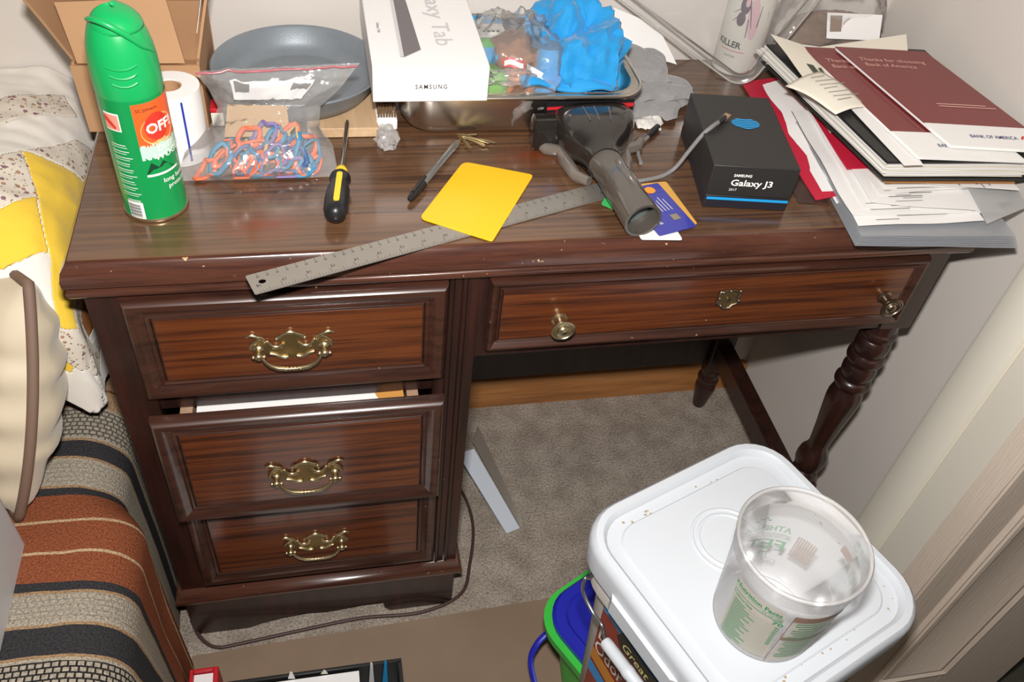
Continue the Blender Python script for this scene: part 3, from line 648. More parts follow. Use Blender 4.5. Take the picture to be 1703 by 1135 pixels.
mb = MB(); f = fnc(-82, .060, .0006); patch(mb, f, poly=[(0,-.002),(.006,.011),(.012,.003),(.018,.010),(.03,-.002)]); obj('label_mountain', mb, 'forest_green', can, smooth=80, recalc=False)
mb = MB(); f = fnc(-82, .0565, .0007); patch(mb, f, rect=(0,.035,-.0015,.001), nu=10, nv=1)
for s, x, z, sz in (('OFF!', -.012, .1025, .0145),): letters(mb, s, sz, fnc(-45, 0, .0012), bold=.02) if False else letters(mb, s, sz, (lambda f0: (lambda a, b_: f0(a+x, b_+z)))(fnc(-45, 0, .0012)), bold=.03)
for s, x, z, sz in (('DEEP', -.003, .0815, .009), ('WOODS', -.008, .0725, .010), ('long lasting', -.004, .0455, .0072), ('protection', 0, .0375, .0072)):
    letters(mb, s, sz, (lambda f0, x=x, z=z: (lambda a, b_: f0(a+x, b_+z)))(fnc(-48, 0, .0012)), bold=.015)
for k in range(9): patch(mb, fnc(-137, .090-.007*k, .0004), rect=(0, .016+.002*(k % 3), 0, .0008), nu=6, nv=1)
for k in range(9): patch(mb, fnc(-137, .0885-.007*k, .0004), rect=(0, .017-.002*(k % 2), -.001, -.0004), nu=6, nv=1)
for k in range(12): patch(mb, fnc(-130, .026-.0014*k, .0004), rect=(0, .014, 0, .0006), nu=5, nv=1)
patch(mb, fnc(-133, .003, .0004), rect=(0, .017, 0, .021), nu=8, nv=2); patch(mb, fnc(-139, .106, .0004), rect=(0, .017, -.0005, .0185), nu=8, nv=2)
obj('lettering', mb, 'ink_white', can, smooth=0, recalc=False)
mb = MB(); patch(mb, fnc(-138, .1075, .0007), rect=(0, .0155, -.0005, .0155), nu=8, nv=2); obj('warning_picture', mb, mat('picture_pink', '#ee9a86', .5), can, smooth=80, recalc=False)
mb = MB(); patch(mb, fnc(-137, .108, .001), poly=[(0,.014),(.004,.012),(.012,.002),(.010,0),(.006,.003),(0,.008)]); obj('warning_hand', mb, 'label_red', can, smooth=80, recalc=False)
mb = MB(); letters(mb, 'SC Johnson', .0045, fnc(-78, .1265, .0008), bold=.01); mbb = MB()
for k in range(12): patch(mbb, fnc(-131, .0055+.0013*k, .0008), rect=(0, .013, 0, .0004+.0005*(k*7 % 3)/2), nu=5, nv=1)
obj('barcode', mbb, 'ink_black', can, smooth=0, recalc=False); obj('lettering', mb, 'ink_black', can, smooth=0, recalc=False)
# ---- roll of labels
rcn = (.090, .187, H+.0005)
ro = thing('label_roll', 'white roll of paper labels with a dark blue stripe behind the green can', 'label roll', rcn)
mb = MB(Matrix.Translation(rcn)); mb.lathe([(.0135,0),(.0320,0),(.0320,.083),(.0135,.083)], 48, closed=True); obj('paper_roll', mb, 'paper_white', ro, smooth=40)
mb = MB(Matrix.Translation(rcn)); mb.lathe([(.0118,.0002),(.0134,.0002),(.0134,.0815),(.0118,.0815)], 32, closed=True); obj('cardboard_core', mb, 'cardboard', ro, smooth=40)
mb = MB(); patch(mb, oncyl(rcn, .0320, R(-66), H, lift=.0004), rect=(0, .0024, .006, .079), nu=2, nv=1); obj('blue_stripe', mb, mat('stripe_blue', '#2638a0', .5), ro, smooth=0, recalc=False)
# ---- wooden board with the grey pan on it
wood('raw_wood', ['#b8936e', '#c7a681', '#d3b592'], (60, 5, 60), .7, coat=0)
obj('wooden_board', MB().box(.232, .316, .210, .40, H+.0005, H+.013), 'raw_wood', label='pale rough-edged wooden board lying under the grey round pan', cat='board', bevel=.001)
mat('pan_grey', '#838a90', .45, .25, var=.08, vscale=60, bump=.08, bscale=400)
pcx = (.2245, .3085, H+.0135)
mb = MB(Matrix.Translation(pcx)); mb.lathe([(.001,0),(.078,0),(.086,.003),(.094,.014),(.1005,.028),(.1035,.031),(.1040,.0325),(.1025,.034),(.099,.0315),(.091,.015),(.083,.0045),(.076,.003),(.001,.003)], 64, cap=True); obj('round_pan', mb, 'pan_grey', label='shallow dark grey round metal pan at the back of the desk', cat='pan', smooth=50)
# ---- stainless pan
mat('steel', '#d6cfc5', .27, 1, var=.1, vscale=30)
sp_ = thing('steel_pan', 'rectangular stainless steel pan holding a cloth and bags', 'pan', (.49, .3, H+.0005))
def rr3(x0, x1, y0, y1, r, z, n=6): return [(x, y, z) for x, y in rrect((x0+x1)/2, (y0+y1)/2, x1-x0, y1-y0, r, n)]
zz0 = H+.0005
sr = [(.022,.018,zz0),(.012,.03,zz0+.0012),(.006,.034,zz0+.006),(0,.036,zz0+.018),(-.004,.038,zz0+.060)]
out = [rr3(.345+d, .630-d, .205+d, .402-d, r, z) for d, r, z in sr]
out += [rr3(.345-.012, .630+.012, .205-.012, .402+.012, .04, zz0+.0615), rr3(.345-.0128, .630+.0128, .205-.0128, .402+.0128, .04, zz0+.059)]
inn = [rr3(.345+d+.001, .630-d-.001, .205+d+.001, .402-d-.001, r, z+.0015) for d, r, z in reversed(sr)]
mb = MB(); n_r = len(out[0]); mb.loft([out[-1]] + out[-2:-1] + [rr3(.345-.004+.001, .630+.004-.001, .205-.004+.001, .402+.004-.001, .038, zz0+.0605)] + inn, cap=False)
last = len(mb.v)-n_r; mb.f.append(tuple(last+k for k in range(n_r)))
k0 = len(mb.v); mb.loft(out, cap=False); mb.f.append(tuple(k0+k for k in range(n_r)))
obj('pan_body', mb, 'steel', sp_, smooth=50, recalc=False)
rim_p = [(x, y, zz0+.0600) for x, y in rrect(.4875, .3035, .285+.0252, .197+.0252, .04, 8)]
obj('rolled_rim', MB().tube(rim_p, .0028, 8, closed=True), 'steel', sp_, smooth=60)
# ---- tablet box
mat('box_white', '#efedec', .45); mat('ink_pale', '#c9c6c8', .5); mat('ink_silver', '#8a8385', .4, .2)
tb = thing('tablet_box', 'white tablet box resting on the steel pan rim', 'box', (.372, .29, zz0+.0625))
bz = zz0+.0648; TZ = bz+.044
mb = MB().box(.3075, .4395, .178, .40, bz, TZ); obj('box_body', mb, 'box_white', tb, bevel=.0012)
mb = MB(); letters(mb, 'SAMSUNG', .0078, onplane((.3735, .178, bz+.0165), (1,0,0), (0,0,1), .0005), bold=.008, width=.036, align='C', spacing=1.35)
letters(mb, 'Galaxy Tab', .005, onplane((.320, .285, TZ), (0,-1,0), (1,0,0), .0005), width=.026)
obj('lettering', mb, 'ink_black', tb, smooth=0, recalc=False)
mb = MB(); letters(mb, 'Galaxy Tab', .030, onplane((.385, .405, TZ), (0,-1,0), (1,0,0), .0005), width=.178)
obj('lettering', mb, 'ink_pale', tb, smooth=0, recalc=False)
mb = MB(); patch(mb, lambda a, b_: Vector((a, b_, TZ+.0005)), poly=[(.3405,.200),(.3445,.1985),(.3655,.2165),(.3595,.395),(.3435,.395)]); obj('tablet_picture', mb, mat('slate_print', '#6f686a', .5), tb, smooth=0, recalc=False)
mb = MB(); patch(mb, lambda a, b_: Vector((a, b_, TZ+.0007)), poly=[(.3405,.200),(.3445,.1985),(.3465,.395),(.3425,.395)]); obj('tablet_edge', mb, mat('silver_print', '#cfcbcc', .4), tb, smooth=0, recalc=False)
# ---- small white brush below the box
br = thing('scrub_brush', 'small white brush with brown bristles beside the steel pan', 'brush', (.327, .245, H))
obj('brush_block', MB().rrings([(-.002,H+.0005),(0,H+.003),(0,H+.016),(-.002,H+.018)], .3145, .3395, .222, .30), 'paper_white', br, bevel=.002)
mb = MB()
for i in range(7):
    for j in range(9): mb.tube([(.317+.0033*i, .226+.008*j, H+.0175), (.317+.0033*i+random.uniform(-.001,.001), .226+.008*j, H+.035)], .0013, 5)
obj('bristles', mb, mat('bristle', '#6b5238', .9), br, kind='stuff')
# ---- crumpled clear wrapper scrap
film('clear_film', '#e4e2e0', .16, .12, .75); film('frosted', '#ebe7e4', .30, .3, .4); film('dark_smoke', '#2b2826', .72, .12, .6, tint='#8a807a')
film('bag_film', '#f2efec', .13, .16, .7, bump=.5, bscale=45)
def blobgrid(c, rx, ry, rz, amp, fr_, seed, nu=28, nv=18, floor=None):
    def fn(u, v):
        a = 2*math.pi*u; b_ = math.pi*(v-.5); d = Vector((math.cos(a)*math.cos(b_), math.sin(a)*math.cos(b_), math.sin(b_)))
        k = 1+amp*(abs(noise.noise(d*fr_+Vector((seed, 0, seed*.7))))*2-.45)+amp*.5*noise.noise(d*fr_*2.3+Vector((0, seed, 0)))
        p = Vector((c[0]+d.x*rx*k, c[1]+d.y*ry*k, c[2]+d.z*rz*k))
        if floor is not None and p.z < floor: p.z = floor
        return p
    return MB().grid(fn, nu, nv, wu=True)
obj('plastic_scrap', blobgrid((.325,.200,H+.0075), .013, .027, .009, .55, 2.2, 3, 16, 10, floor=H+.0006), 'frosted', label='crumpled clear plastic scrap in front of the small white brush', cat='plastic scrap', smooth=0)
# ---- screwdriver
mat('handle_black', '#1d1d1f', .35); mat('handle_yellow', '#f2c72c', .35); mat('chrome', '#b9b6b2', .2, 1)
A = Vector((.279,.221,H+.0155)); B = Vector((.267,.117,H+.0152)); D = Vector((.2555,.032,H+.0150)); ax = (D-A).normalized()
sd = thing('screwdriver', 'screwdriver with a black and yellow handle lying beside the zip bag', 'screwdriver', (.266,.12,H))
mb = MB(); tipd = Vector((.2795,.224,H+.0148)); mb.tube([tipd, A-Vector((0,.004,0)), B+ax*.01], [.0016,.0027,.0027], 10); obj('shaft', mb, 'chrome', sd, smooth=50)
L = (D-B).length; fm = axisframe(B, D-B)
prof = [(.0045,-.004),(.0065,0),(.0075,.006),(.0112,.012),(.0118,.016),(.0098,.021),(.0098,.026),(.0122,.036),(.0132,.055),(.0128,.072),(.0108,.081),(.006,.0855),(.001,.0865)]
rings = [[(r*(1-.09*(math.cos(3*2*math.pi*k/36)>.55)*(.02<z<.079))*math.cos(2*math.pi*k/36), r*(1-.09*(math.cos(3*2*math.pi*k/36)>.55)*(.02<z<.079))*math.sin(2*math.pi*k/36), z) for k in range(36)] for r, z in prof]
obj('handle', MB(fm).loft(rings), 'handle_black', sd, smooth=45)
up = Vector((0,0,1)); sdir = ax.cross(up).normalized()
mb = MB(frame(B+ax*.020+Vector((0,0,.0128))-sdir*.0005, ax, -sdir)); mb.prism(rrect(.0265,0,.053,.0062,.003), -.004, .0004); obj('handle_inlay', mb, 'handle_yellow', sd, smooth=40)
mb = MB(fm); mb.lathe([(.0048,-.006),(.0070,-.001),(.0079,.005),(.0072,.0065)], 18); obj('collar', mb, 'handle_yellow', sd, smooth=50)
# ---- ballpoint pen
P0, P1 = Vector((.338,.071,H+.0062)), Vector((.4125,.193,H+.0052)); pd = (P1-P0).normalized()
pn = thing('ballpoint_pen', 'clear ballpoint pen with a black cap lying on the desk', 'pen', tuple((P0+P1)/2-Vector((0,0,.0055))))
obj('cap', MB().tube([P0, P0+pd*.002, P0+pd*.012, P0+pd*.036, P0+pd*.0365], [.0018,.0032,.0045,.0052,.004], 14), 'handle_black', pn, smooth=50)
mb = MB(frame(P0+pd*.010+Vector((0,0,.0052)), pd, Vector((0,0,1)).cross(pd))); mb.box(0,.034,-.0014,.0014,-.001,.0012); obj('clip', mb, 'handle_black', pn, bevel=.0005)
obj('barrel', MB().tube([P0+pd*.034, P1-pd*.012, P1-pd*.008], [.0042,.0042,.0036], 12), 'clear_film', pn, smooth=50)
obj('ink_tube', MB().tube([P0+pd*.034, P1-pd*.01], .0015, 8), 'handle_black', pn, smooth=50)
obj('tip', MB().tube([P1-pd*.012, P1-pd*.008, P1-pd*.001, P1], [.004,.0034,.0014,.0005], 12), 'brass', pn, smooth=50)
# ---- steel ruler
rl0, rl1, rl2 = Vector((.165,-.039,H+.0008)), Vector((.175,-.067,H+.0008)), Vector((.5555,.0765,H+.0008))
rx_ = (Vector((.560,.0965,0))-Vector((.168,-.0395,0))); rx_.z = 0; rx_.normalize(); ry_ = Vector((rx_.y,-rx_.x,0))
RO = Vector((.1655,-.0395,H+.0006)); RL, RW = .470, .0300
mat('ruler_steel', '#aaa49b', .42, .75, var=.06, vscale=30, stretch=(1,1,1))
rl = thing('steel_ruler', 'long steel ruler lying slantwise over the front edge of the desk', 'ruler', tuple(RO+rx_*.23+ry_*.015))
fm = frame(RO, rx_, -ry_)
hole = [(.0125+.0037*math.cos(a), -.0140+.0034*math.sin(a)) for a in [2*math.pi*k/16 for k in range(16)]]
mb = MB(fm); outer = [(.001,0),(.0125,0),(.025,0),(.025,-.014),(.025,-RW),(.0125,-RW),(.001,-RW),(0,-.0285),(0,-.014),(0,-.0015)]
bmh = bmesh.new(); ring_o = [bmh.verts.new((x, y, 0)) for x, y in outer]; ring_h = [bmh.verts.new((x, y, 0)) for x, y in hole]
eds = [bmh.edges.new((r_[k], r_[(k+1) % len(r_)])) for r_ in (ring_o, ring_h) for k in range(len(r_))]
bmesh.ops.triangle_fill(bmh, use_beauty=True, use_dissolve=False, edges=eds)
bmh.verts.index_update(); vs_ = [tuple(v.co) for v in bmh.verts]; fs_ = [tuple(v.index for v in f.verts) for f in bmh.faces]; bmh.free()
mb.add([(x, y, .001) for x, y, _ in vs_], fs_); mb.add([(x, y, 0) for x, y, _ in vs_], fs_)
nh = len(hole); mb.add([(x, y, 0) for x, y in hole]+[(x, y, .001) for x, y in hole], [(k,(k+1)%nh,nh+(k+1)%nh,nh+k) for k in range(nh)])
mb.box(.025, RL, -RW, 0, 0, .001); no = len(outer); mb.add([(x, y, 0) for x, y in outer]+[(x, y, .001) for x, y in outer], [(k,(k+1)%no,no+(k+1)%no,no+k) for k in range(no) if not (outer[k][0] == .025 and outer[(k+1)%no][0] == .025)])
obj('blade', mb, 'ruler_steel', rl, smooth=0, recalc=False)
mb = MB(fm)
for k in range(1, 18*8):
    x = RL-.0095-k*.0254/8; l = .009 if k % 8 == 0 else (.006 if k % 4 == 0 else .0035)
    if x > .004: mb.add([(x-.00015,-RW+.0004,.0012),(x+.00015,-RW+.0004,.0012),(x+.00015,-RW+l,.0012),(x-.00015,-RW+l,.0012)], [(0,1,2,3)])
for k in range(1, 46):
    x = RL-.0095-k*.01
    if x > .004: mb.add([(x-.00015,-.0004,.0012),(x+.00015,-.0004,.0012),(x+.00015,-.005,.0012),(x-.00015,-.005,.0012)], [(0,1,2,3)])
obj('graduations', mb, 'ink_black', rl, kind='stuff', smooth=0, recalc=False)
mb = MB()
for k in range(1, 19):
    x = .0032+(18-k)*.0254+.004
    letters(mb, str(k), .0052, (lambda x: (lambda a, b_: fm @ Vector((x-a, -RW+.0138-b_-.001, .0012))))(x), align='C')
for k in range(1, 46):
    if k % 1 == 0: letters(mb, str(k), .0032, (lambda x: (lambda a, b_: fm @ Vector((x-a, -.0055-b_, .0012))))(RL-.0095-k*.01), align='C')
obj('numbers', mb, 'ink_black', rl, smooth=0, recalc=False)
# ---- yellow plastic spreader on the ruler
mat('spreader_yellow', '#f4bb12', .32, sub=.15, var=.03, vscale=15)
c1, c2, c3, c4 = Vector((.346,.043,H+.0022)), Vector((.411,.152,H+.0012)), Vector((.490,.119,H+.0020)), Vector((.419,-.004,H+.0032))
fm = frame((c1+c2+c3+c4)/4, c2-c1, c4-c1)
inv = fm.inverted(); q4 = [inv @ p for p in (c1, c2, c3, c4)]
def rounded_quad(Q, rr):
    o_ = []
    n = len(Q)
    for k in range(n):
        p, a, b_ = Q[k], Q[k-1], Q[(k+1) % n]; r = rr[k]; d1 = (a-p).normalized(); d2 = (b_-p).normalized()
        for t in [i/5 for i in range(6)]:
            s1 = p+d1*r; s2 = p+d2*r; q = s1*(1-t)**2+p*2*t*(1-t)+s2*t*t; o_.append((q.x, q.y))
    return o_
mb = MB(fm); mb.prism(rounded_quad(q4, [.008,.010,.006,.004]), 0, .0018); obj('spreader', mb, 'spreader_yellow', label='yellow plastic spreader lying on the steel ruler', cat='spreader', bevel=.0005, smooth=40)
# ---- cluster of gilt pins near the steel pan
for k, (x0, y0, x1, y1) in enumerate(((.414,.203,.456,.190),(.414,.202,.441,.183),(.413,.201,.423,.177),(.416,.2015,.447,.186),(.411,.1995,.434,.203))):
    g_ = H+.0018+.0008*k; pnn = MB(); d = Vector((x1-x0, y1-y0, 0)).normalized(); s_ = Vector((-d.y, d.x, 0))*.0012; a = Vector((x0,y0,g_+.002)); e = Vector((x1,y1,g_))
    pnn.tube([a-s_*2.0, a.lerp(e,.5)-s_*.6, e-s_, e+d*.0015, e+s_, a.lerp(e,.5)+s_*.8, a+s_*2.0], .00085, 6)
    obj('hair_pin', pnn, 'brass', label=('longest gilt hair pin in the cluster beside the pen tip','gilt hair pin fanned lower right in the cluster by the pen','gilt hair pin pointing straight to the viewer beside the pen tip','gilt hair pin in the middle of the fan by the pen','gilt hair pin lying against the steel pan behind the pen tip')[k], cat='hair pin', group='hair pins beside the pen', smooth=60)
# ---- payment cards
mat('card_blue', '#34399a', .3, coat=.4); mat('card_white', '#f1efe8', .4); mat('card_gold', '#d7a24a', .35); mat('card_green', '#3fae5e', .4); mat('chip', '#b6ad98', .3, .8)
def card(c, m, label, z, th=.0009, th_=0): 
    Q = [Vector((x, y, z)) for x, y in c]; fm = frame((Q[0]+Q[1]+Q[2]+Q[3])/4, Q[1]-Q[0], Q[3]-Q[0]); inv = fm.inverted()
    t = thing('payment_card', label, 'card', tuple((Q[0]+Q[2])/2), 'cards under the nozzle')
    mb = MB(fm); mb.prism(rounded_quad([inv @ p for p in Q], [.003]*4), 0, th); obj('card_body', mb, m, t, smooth=40); return t, fm
card([(.585,-.010),(.632,-.014),(.627,.068),(.580,.072)], 'card_white', 'white card lowest under the blue payment card', H+.0006)
card([(.556,.056),(.585,.030),(.60,.055),(.572,.080)], 'card_green', 'small green card peeking out left of the dark nozzle', H+.0006+.001)
card([(.628,.004),(.6585,.012),(.648,.096),(.615,.093)], 'card_gold', 'tan and gold card just right of the blue payment card', H+.0017)
t, fm = card([(.606,-.008),(.655,.006),(.636,.092),(.588,.080)], 'card_blue', 'blue payment card with red and orange circles on top', H+.0030)
up_ = .0012
mb = MB(fm); mb.add([(.0065*math.cos(a)+.001, .0065*math.sin(a)+.033, up_) for a in [2*math.pi*k/24 for k in range(24)]], [tuple(range(24))]); obj('red_circle', mb, mat('mc_red', '#d8342c', .4), t, smooth=0, recalc=False)
mb = MB(fm); mb.add([(.0065*math.cos(a)+.0095, .0065*math.sin(a)+.033, up_+.0002) for a in [2*math.pi*k/24 for k in range(24)]], [tuple(range(24))]); obj('orange_circle', mb, mat('mc_orange', '#f09a2c', .4), t, smooth=0, recalc=False)
mb = MB(fm); mb.box(.004,.014,-.026,-.016,.0008,up_+.0001); obj('chip', mb, 'chip', t, bevel=.0003)
mb = MB(fm)
letters(mb, 'Bank', .006, lambda a, b_: fm @ Vector((-.016+b_*0+a*0+.0-b_*-1+.0, -.028-a*-1, up_)), bold=.03)
for k in range(4): mb.add([(.0+.0045*k,-.008,up_),(.0012+.0045*k,-.008,up_),(.0012+.0045*k,.018-.005*(k%2),up_),(.0+.0045*k,.018-.005*(k%2),up_)], [(0,1,2,3)])
obj('card_print', mb, 'ink_pale', t, smooth=0, recalc=False)
# ---- dark translucent vacuum nozzle
nz = thing('vacuum_nozzle', 'dark translucent plastic vacuum nozzle lying in front of the steel pan', 'vacuum nozzle', (.573,.11,H))
mat('smoke_plastic', '#262220', .16, coat=.5); mat('smoke_light', '#504a44', .16, coat=.6); mat('nozzle_inside', '#5c6462', .5, var=.3, vscale=120); mat('smoke_lip', '#6e655d', .18, coat=.6)
def sup(c, ex, w, h, p=2.6, n=40, up=Vector((0,0,1)), flatb=None):
    c = Vector(c); ex = Vector(ex).normalized(); o_ = []
    for k in range(n):
        a = 2*math.pi*k/n; ca_, sa_ = math.cos(a), math.sin(a)
        q = c + ex*(w/2*math.copysign(abs(ca_)**(2/p), ca_)) + up*(h/2*math.copysign(abs(sa_)**(2/p), sa_))
        if flatb is not None and q.z < flatb: q.z = flatb
        o_.append(q)
    return o_
ex = Vector((1,.045,0)); zb = H+.0008
secs = [((.576,.199,zb+.025),.096,.046,3.2),((.576,.192,zb+.027),.106,.053,3),((.575,.178,zb+.0285),.104,.057,2.8),((.573,.158,zb+.029),.094,.058,2.6),((.570,.137,zb+.028),.074,.055,2.4),((.568,.122,zb+.0265),.052,.050,2.2),((.5675,.110,zb+.026),.043,.046,2),((.568,.100,zb+.0255),.041,.044,2)]
obj('hood', MB().loft([sup(c, ex, w, h, p, flatb=zb) for c, w, h, p in secs]), 'smoke_plastic', nz, smooth=60)
# lip along the suction slot: a wide bar at the far end and flared side lips
lip = [sup((.560+s*.062, .183+s*.003, zb+.021), (0,1,0), .030 if abs(s) < 1 else .024, .042 if abs(s) < 1 else .034, 3.5, 24) for s in (-1.0,-.96,-.5,0,.5,.96,1.0)]
obj('slot_bar', MB().loft(lip), 'smoke_plastic', nz, smooth=50)
for s in (-1, 1):
    path = [(.573+s*.066,.176,zb+.008),(.573+s*.058,.166,zb+.006),(.572+s*.040,.160,zb+.005),(.571+s*.037,.135,zb+.005),(.569+s*.030,.105,zb+.006),(.568+s*.018,.092,zb+.008)]
    obj('side_lip', MB().tube(path, [.006,.008,.0085,.0085,.008,.006], 10), 'smoke_lip', nz, smooth=60)
Tn, Te = Vector((.5675,.112,zb+.0262)), Vector((.5845,-.004,zb+.0212)); fm = axisframe(Tn, Te-Tn); LT = (Te-Tn).length
mb = MB(fm); mb.lathe([(.0195,0),(.0203,.004),(.0212,.006),(.0205,.010),(.0193,.013),(.0192,.045),(.0202,.047),(.0203,.086),(.0210,.090),(.0212,.104),(.0216,LT),(.0186,LT),(.0176,LT-.03),(.0170,.02)], 44, cap=False)
obj('tube', mb, 'smoke_light', nz, smooth=40)
mb = MB(fm); mb.lathe([(.0001,LT-.022),(.0178,LT-.022)], 30, cap=False); obj('tube_inside', mb, 'nozzle_inside', nz, smooth=0, recalc=False)
for s in (-.018, -.004, .013): obj('rib', MB().tube([(.574+s,.176,zb+.0568),(.573+s*.95,.160,zb+.0575),(.572+s*.8,.146,zb+.0565)], .0011, 6), 'smoke_light', nz, smooth=60)
# ---- phone box
mat('phone_box_black', '#2a2827', .5, var=.08, vscale=12); mat('phone_lid_black', '#23222a', .45)
ph = thing('phone_box', 'black phone box with a blue stripe standing near the right of the desk', 'box', (.745,.11,H))
pz0, pz1 = H+.0006, H+.0585
c00, c10, c11, c01 = Vector((.676,.0455)), Vector((.776,.0305)), Vector((.803,.190)), Vector((.703,.205))
def prismq(q, z0, z1, off=0):
    c = (q[0]+q[1]+q[2]+q[3])/4; return MB().prism([tuple(c+(p-c)*(1+off)) for p in q], z0, z1)
obj('tray', prismq([c00,c10,c11,c01], pz0, pz0+.017, -.01), 'phone_lid_black', ph, bevel=.001)
obj('lid', prismq([c00,c10,c11,c01], pz0+.0175, pz1), 'phone_box_black', ph, bevel=.0012)
ux = Vector((c10.x-c00.x, c10.y-c00.y, 0)).normalized(); uy = Vector((-ux.y, ux.x, 0))
O3 = lambda a, b_: Vector((c00.x, c00.y, 0))+ux*a+Vector((0,0,b_))
mb = MB(); f = onplane(O3(.001, pz0+.0125), ux, (0,0,1), .0013); patch(mb, f, rect=(.001,.098,0,.0035), nu=1, nv=1); obj('blue_stripe', mb, 'ink_blue', ph, smooth=0, recalc=False)
mb = MB(); letters(mb, 'SAMSUNG', .0048, onplane(O3(.026, pz0+.0445), ux, (0,0,1), .0008), bold=.03, width=.021)
letters(mb, 'Galaxy J3', .0115, onplane(O3(.025, pz0+.0325), ux, (0,0,1), .0008), bold=.02, width=.049)
letters(mb, '2017', .0045, onplane(O3(.025, pz0+.0255), ux, (0,0,1), .0008), width=.009); obj('lettering', mb, 'ink_white', ph, smooth=0, recalc=False)
gm = frame(Vector((c00.x,c00.y,pz1))+ux*.058+uy*.094, ux, uy); mb = MB(gm)
for k in range(6):
    y0, y1 = -.0115+.0039*k, -.0115+.0039*k+.0025; ring = []
    for y in (y0, y1):
        w = math.sqrt(max(0, .012**2-y*y))*1.45; ring.append((w, y))
    N = 9; ptsb = [(-ring[0][0]+2*ring[0][0]*q/N, y0-.0012*(1-(2*q/N-1)**2)) for q in range(N+1)] + [(ring[1][0]-2*ring[1][0]*q/N, y1-.0012*(1-(2*q/N-1)**2)) for q in range(N+1)]
    mb.add([(x, y, .0007) for x, y in ptsb], [tuple(range(len(ptsb)))])
obj('globe_logo', mb, 'ink_blue', ph, smooth=0, recalc=False)
# ---- braided usb cable
cb = thing('usb_cable', 'grey braided cable with gold plug lying over the black phone box', 'cable', (.66,.12,H))
cpts = [(.607,.0985,H+.0035),(.620,.099,H+.003),(.645,.105,H+.004),(.662,.110,H+.012),(.675,.112,H+.034),(.687,.113,H+.055),(.698,.1165,H+.0635),(.712,.128,H+.0632)]
def spline(P, n=10):
    P = [Vector(p) for p in P]; P = [P[0]]+P+[P[-1]]; o_ = []
    for i in range(1, len(P)-2):
        for k in range(n):
            t = k/n; a, b_, c, d = P[i-1], P[i], P[i+1], P[i+2]
            o_.append(.5*((2*b_)+(c-a)*t+(2*a-5*b_+4*c-d)*t*t+(-a+3*b_-3*c+d)*t**3))
    o_.append(P[-2]); return o_
mat('braid_grey', '#7c7a78', .6, var=.5, vscale=500); mat('gold_plug', '#c8a27c', .3, .8)
S = spline(cpts, 14); obj('cord', MB().tube(S, [.0025+.0004*(i % 2) for i in range(len(S))], 9), 'braid_grey', cb, smooth=60)
obj('strain_relief', MB().tube([(.709,.125,H+.0632),(.7135,.129,H+.0634),(.721,.136,H+.0636)], [.0028,.0036,.0038], 10), 'handle_black', cb, smooth=50)
fmb = frame((.720,.135,H+.0605), (.74,.67,0), (-.67,.74,0)); obj('plug', MB(fmb).box(0,.012,-.004,.004,0,.0045), 'gold_plug', cb, bevel=.0006)
obj('plug', MB().tube([(.655,.192,H+.004),(.664,.203,H+.0045),(.675,.215,H+.0045)], [.0030,.0048,.0042], 10), 'handle_black', cb, smooth=40)
obj('cord', MB().tube(spline([(.628,.135,H+.003),(.632,.160,H+.003),(.642,.178,H+.003),(.658,.196,H+.004)]), .0026, 8), 'braid_grey', cb, smooth=60)

# ---- zip bag of rubber bands
def interp(tab, v):
    for (a, *A_), (b_, *B_) in zip(tab, tab[1:]):
        if v <= b_: t = (v-a)/(b_-a); t = t*t*(3-2*t)*.5+t*.5; return [x+(y-x)*t for x, y in zip(A_, B_)]
    return list(tab[-1][1:])
# v, centre x, half width, front y, front z, back y, back z
BT = [(0,.177,.084,.126,H+.0012,.129,H+.0008),(.1,.177,.086,.124,H+.012,.144,H+.0012),(.3,.180,.080,.138,H+.038,.182,H+.004),(.5,.186,.060,.165,H+.052,.203,H+.018),(.68,.193,.056,.178,H+.062,.204,H+.045),(.85,.203,.074,.178,H+.085,.200,H+.080),(1,.207,.088,.186,H+.104,.188,H+.1045)]
zb_ = thing('zip_bag', 'clear zip bag full of rubber bands beside the screwdriver', 'plastic bag', (.18,.15,H))
def bagface(front):
    def fn(u, v):
        cx, hw, fy, fz, by, bz_ = interp(BT, v); s = 2*u-1; e = (1-abs(s)**3)
        y0, z0 = ((fy, fz) if front else (by, bz_)); my, mz = (fy+by)/2, (fz+bz_)/2
        w = .004*noise.noise(Vector((u*7, v*7, 2 if front else 9)))+.0022*noise.noise(Vector((u*19, v*15, 4 if front else 1)))
        w *= min(1, v*8)*(.3+.7*e)
        zz_ = mz+(z0-mz)*e+abs(w)*(1 if front else .2); 
        tip = .006*(s if v > .8 else 0)*(v-.8)/.2
        return (cx+s*hw, my+(y0-my)*e-w*(1 if front else .2)+tip*1.5, max(H+.0008, zz_))
    return fn
for fr_ in (True, False): obj('bag_film', MB().grid(bagface(fr_), 44, 44), 'bag_film', zb_, smooth=80, recalc=False)
obj('zip_seal', MB().tube([Vector(bagface(True)(u/20, .965))+Vector((0,-.001,.001)) for u in range(21)], .0013, 6), mat('zip_red', '#b3636a', .4), zb_, smooth=60)
mb = MB(); f = bagface(True); mb.grid(lambda u, v: Vector(f(.18+.58*u, .74+.16*v))+Vector((0,-.0006,.0008)), 14, 6); obj('write_on_panel', mb, film('panel_white', '#f2f0ee', .7, .3, .3), zb_, smooth=80, recalc=False)
mb = MB()
for u0, u1, v0, v1 in ((.20,.31,.79,.88),(.62,.75,.80,.87)): mb.grid(lambda u, v: Vector(f(u0+(u1-u0)*u, v0+(v1-v0)*v))+Vector((0,-.001,.0014)), 5, 3)
obj('panel_print', mb, film('print_grey', '#6d6b6b', .55, .4, .2), zb_, smooth=80, recalc=False)
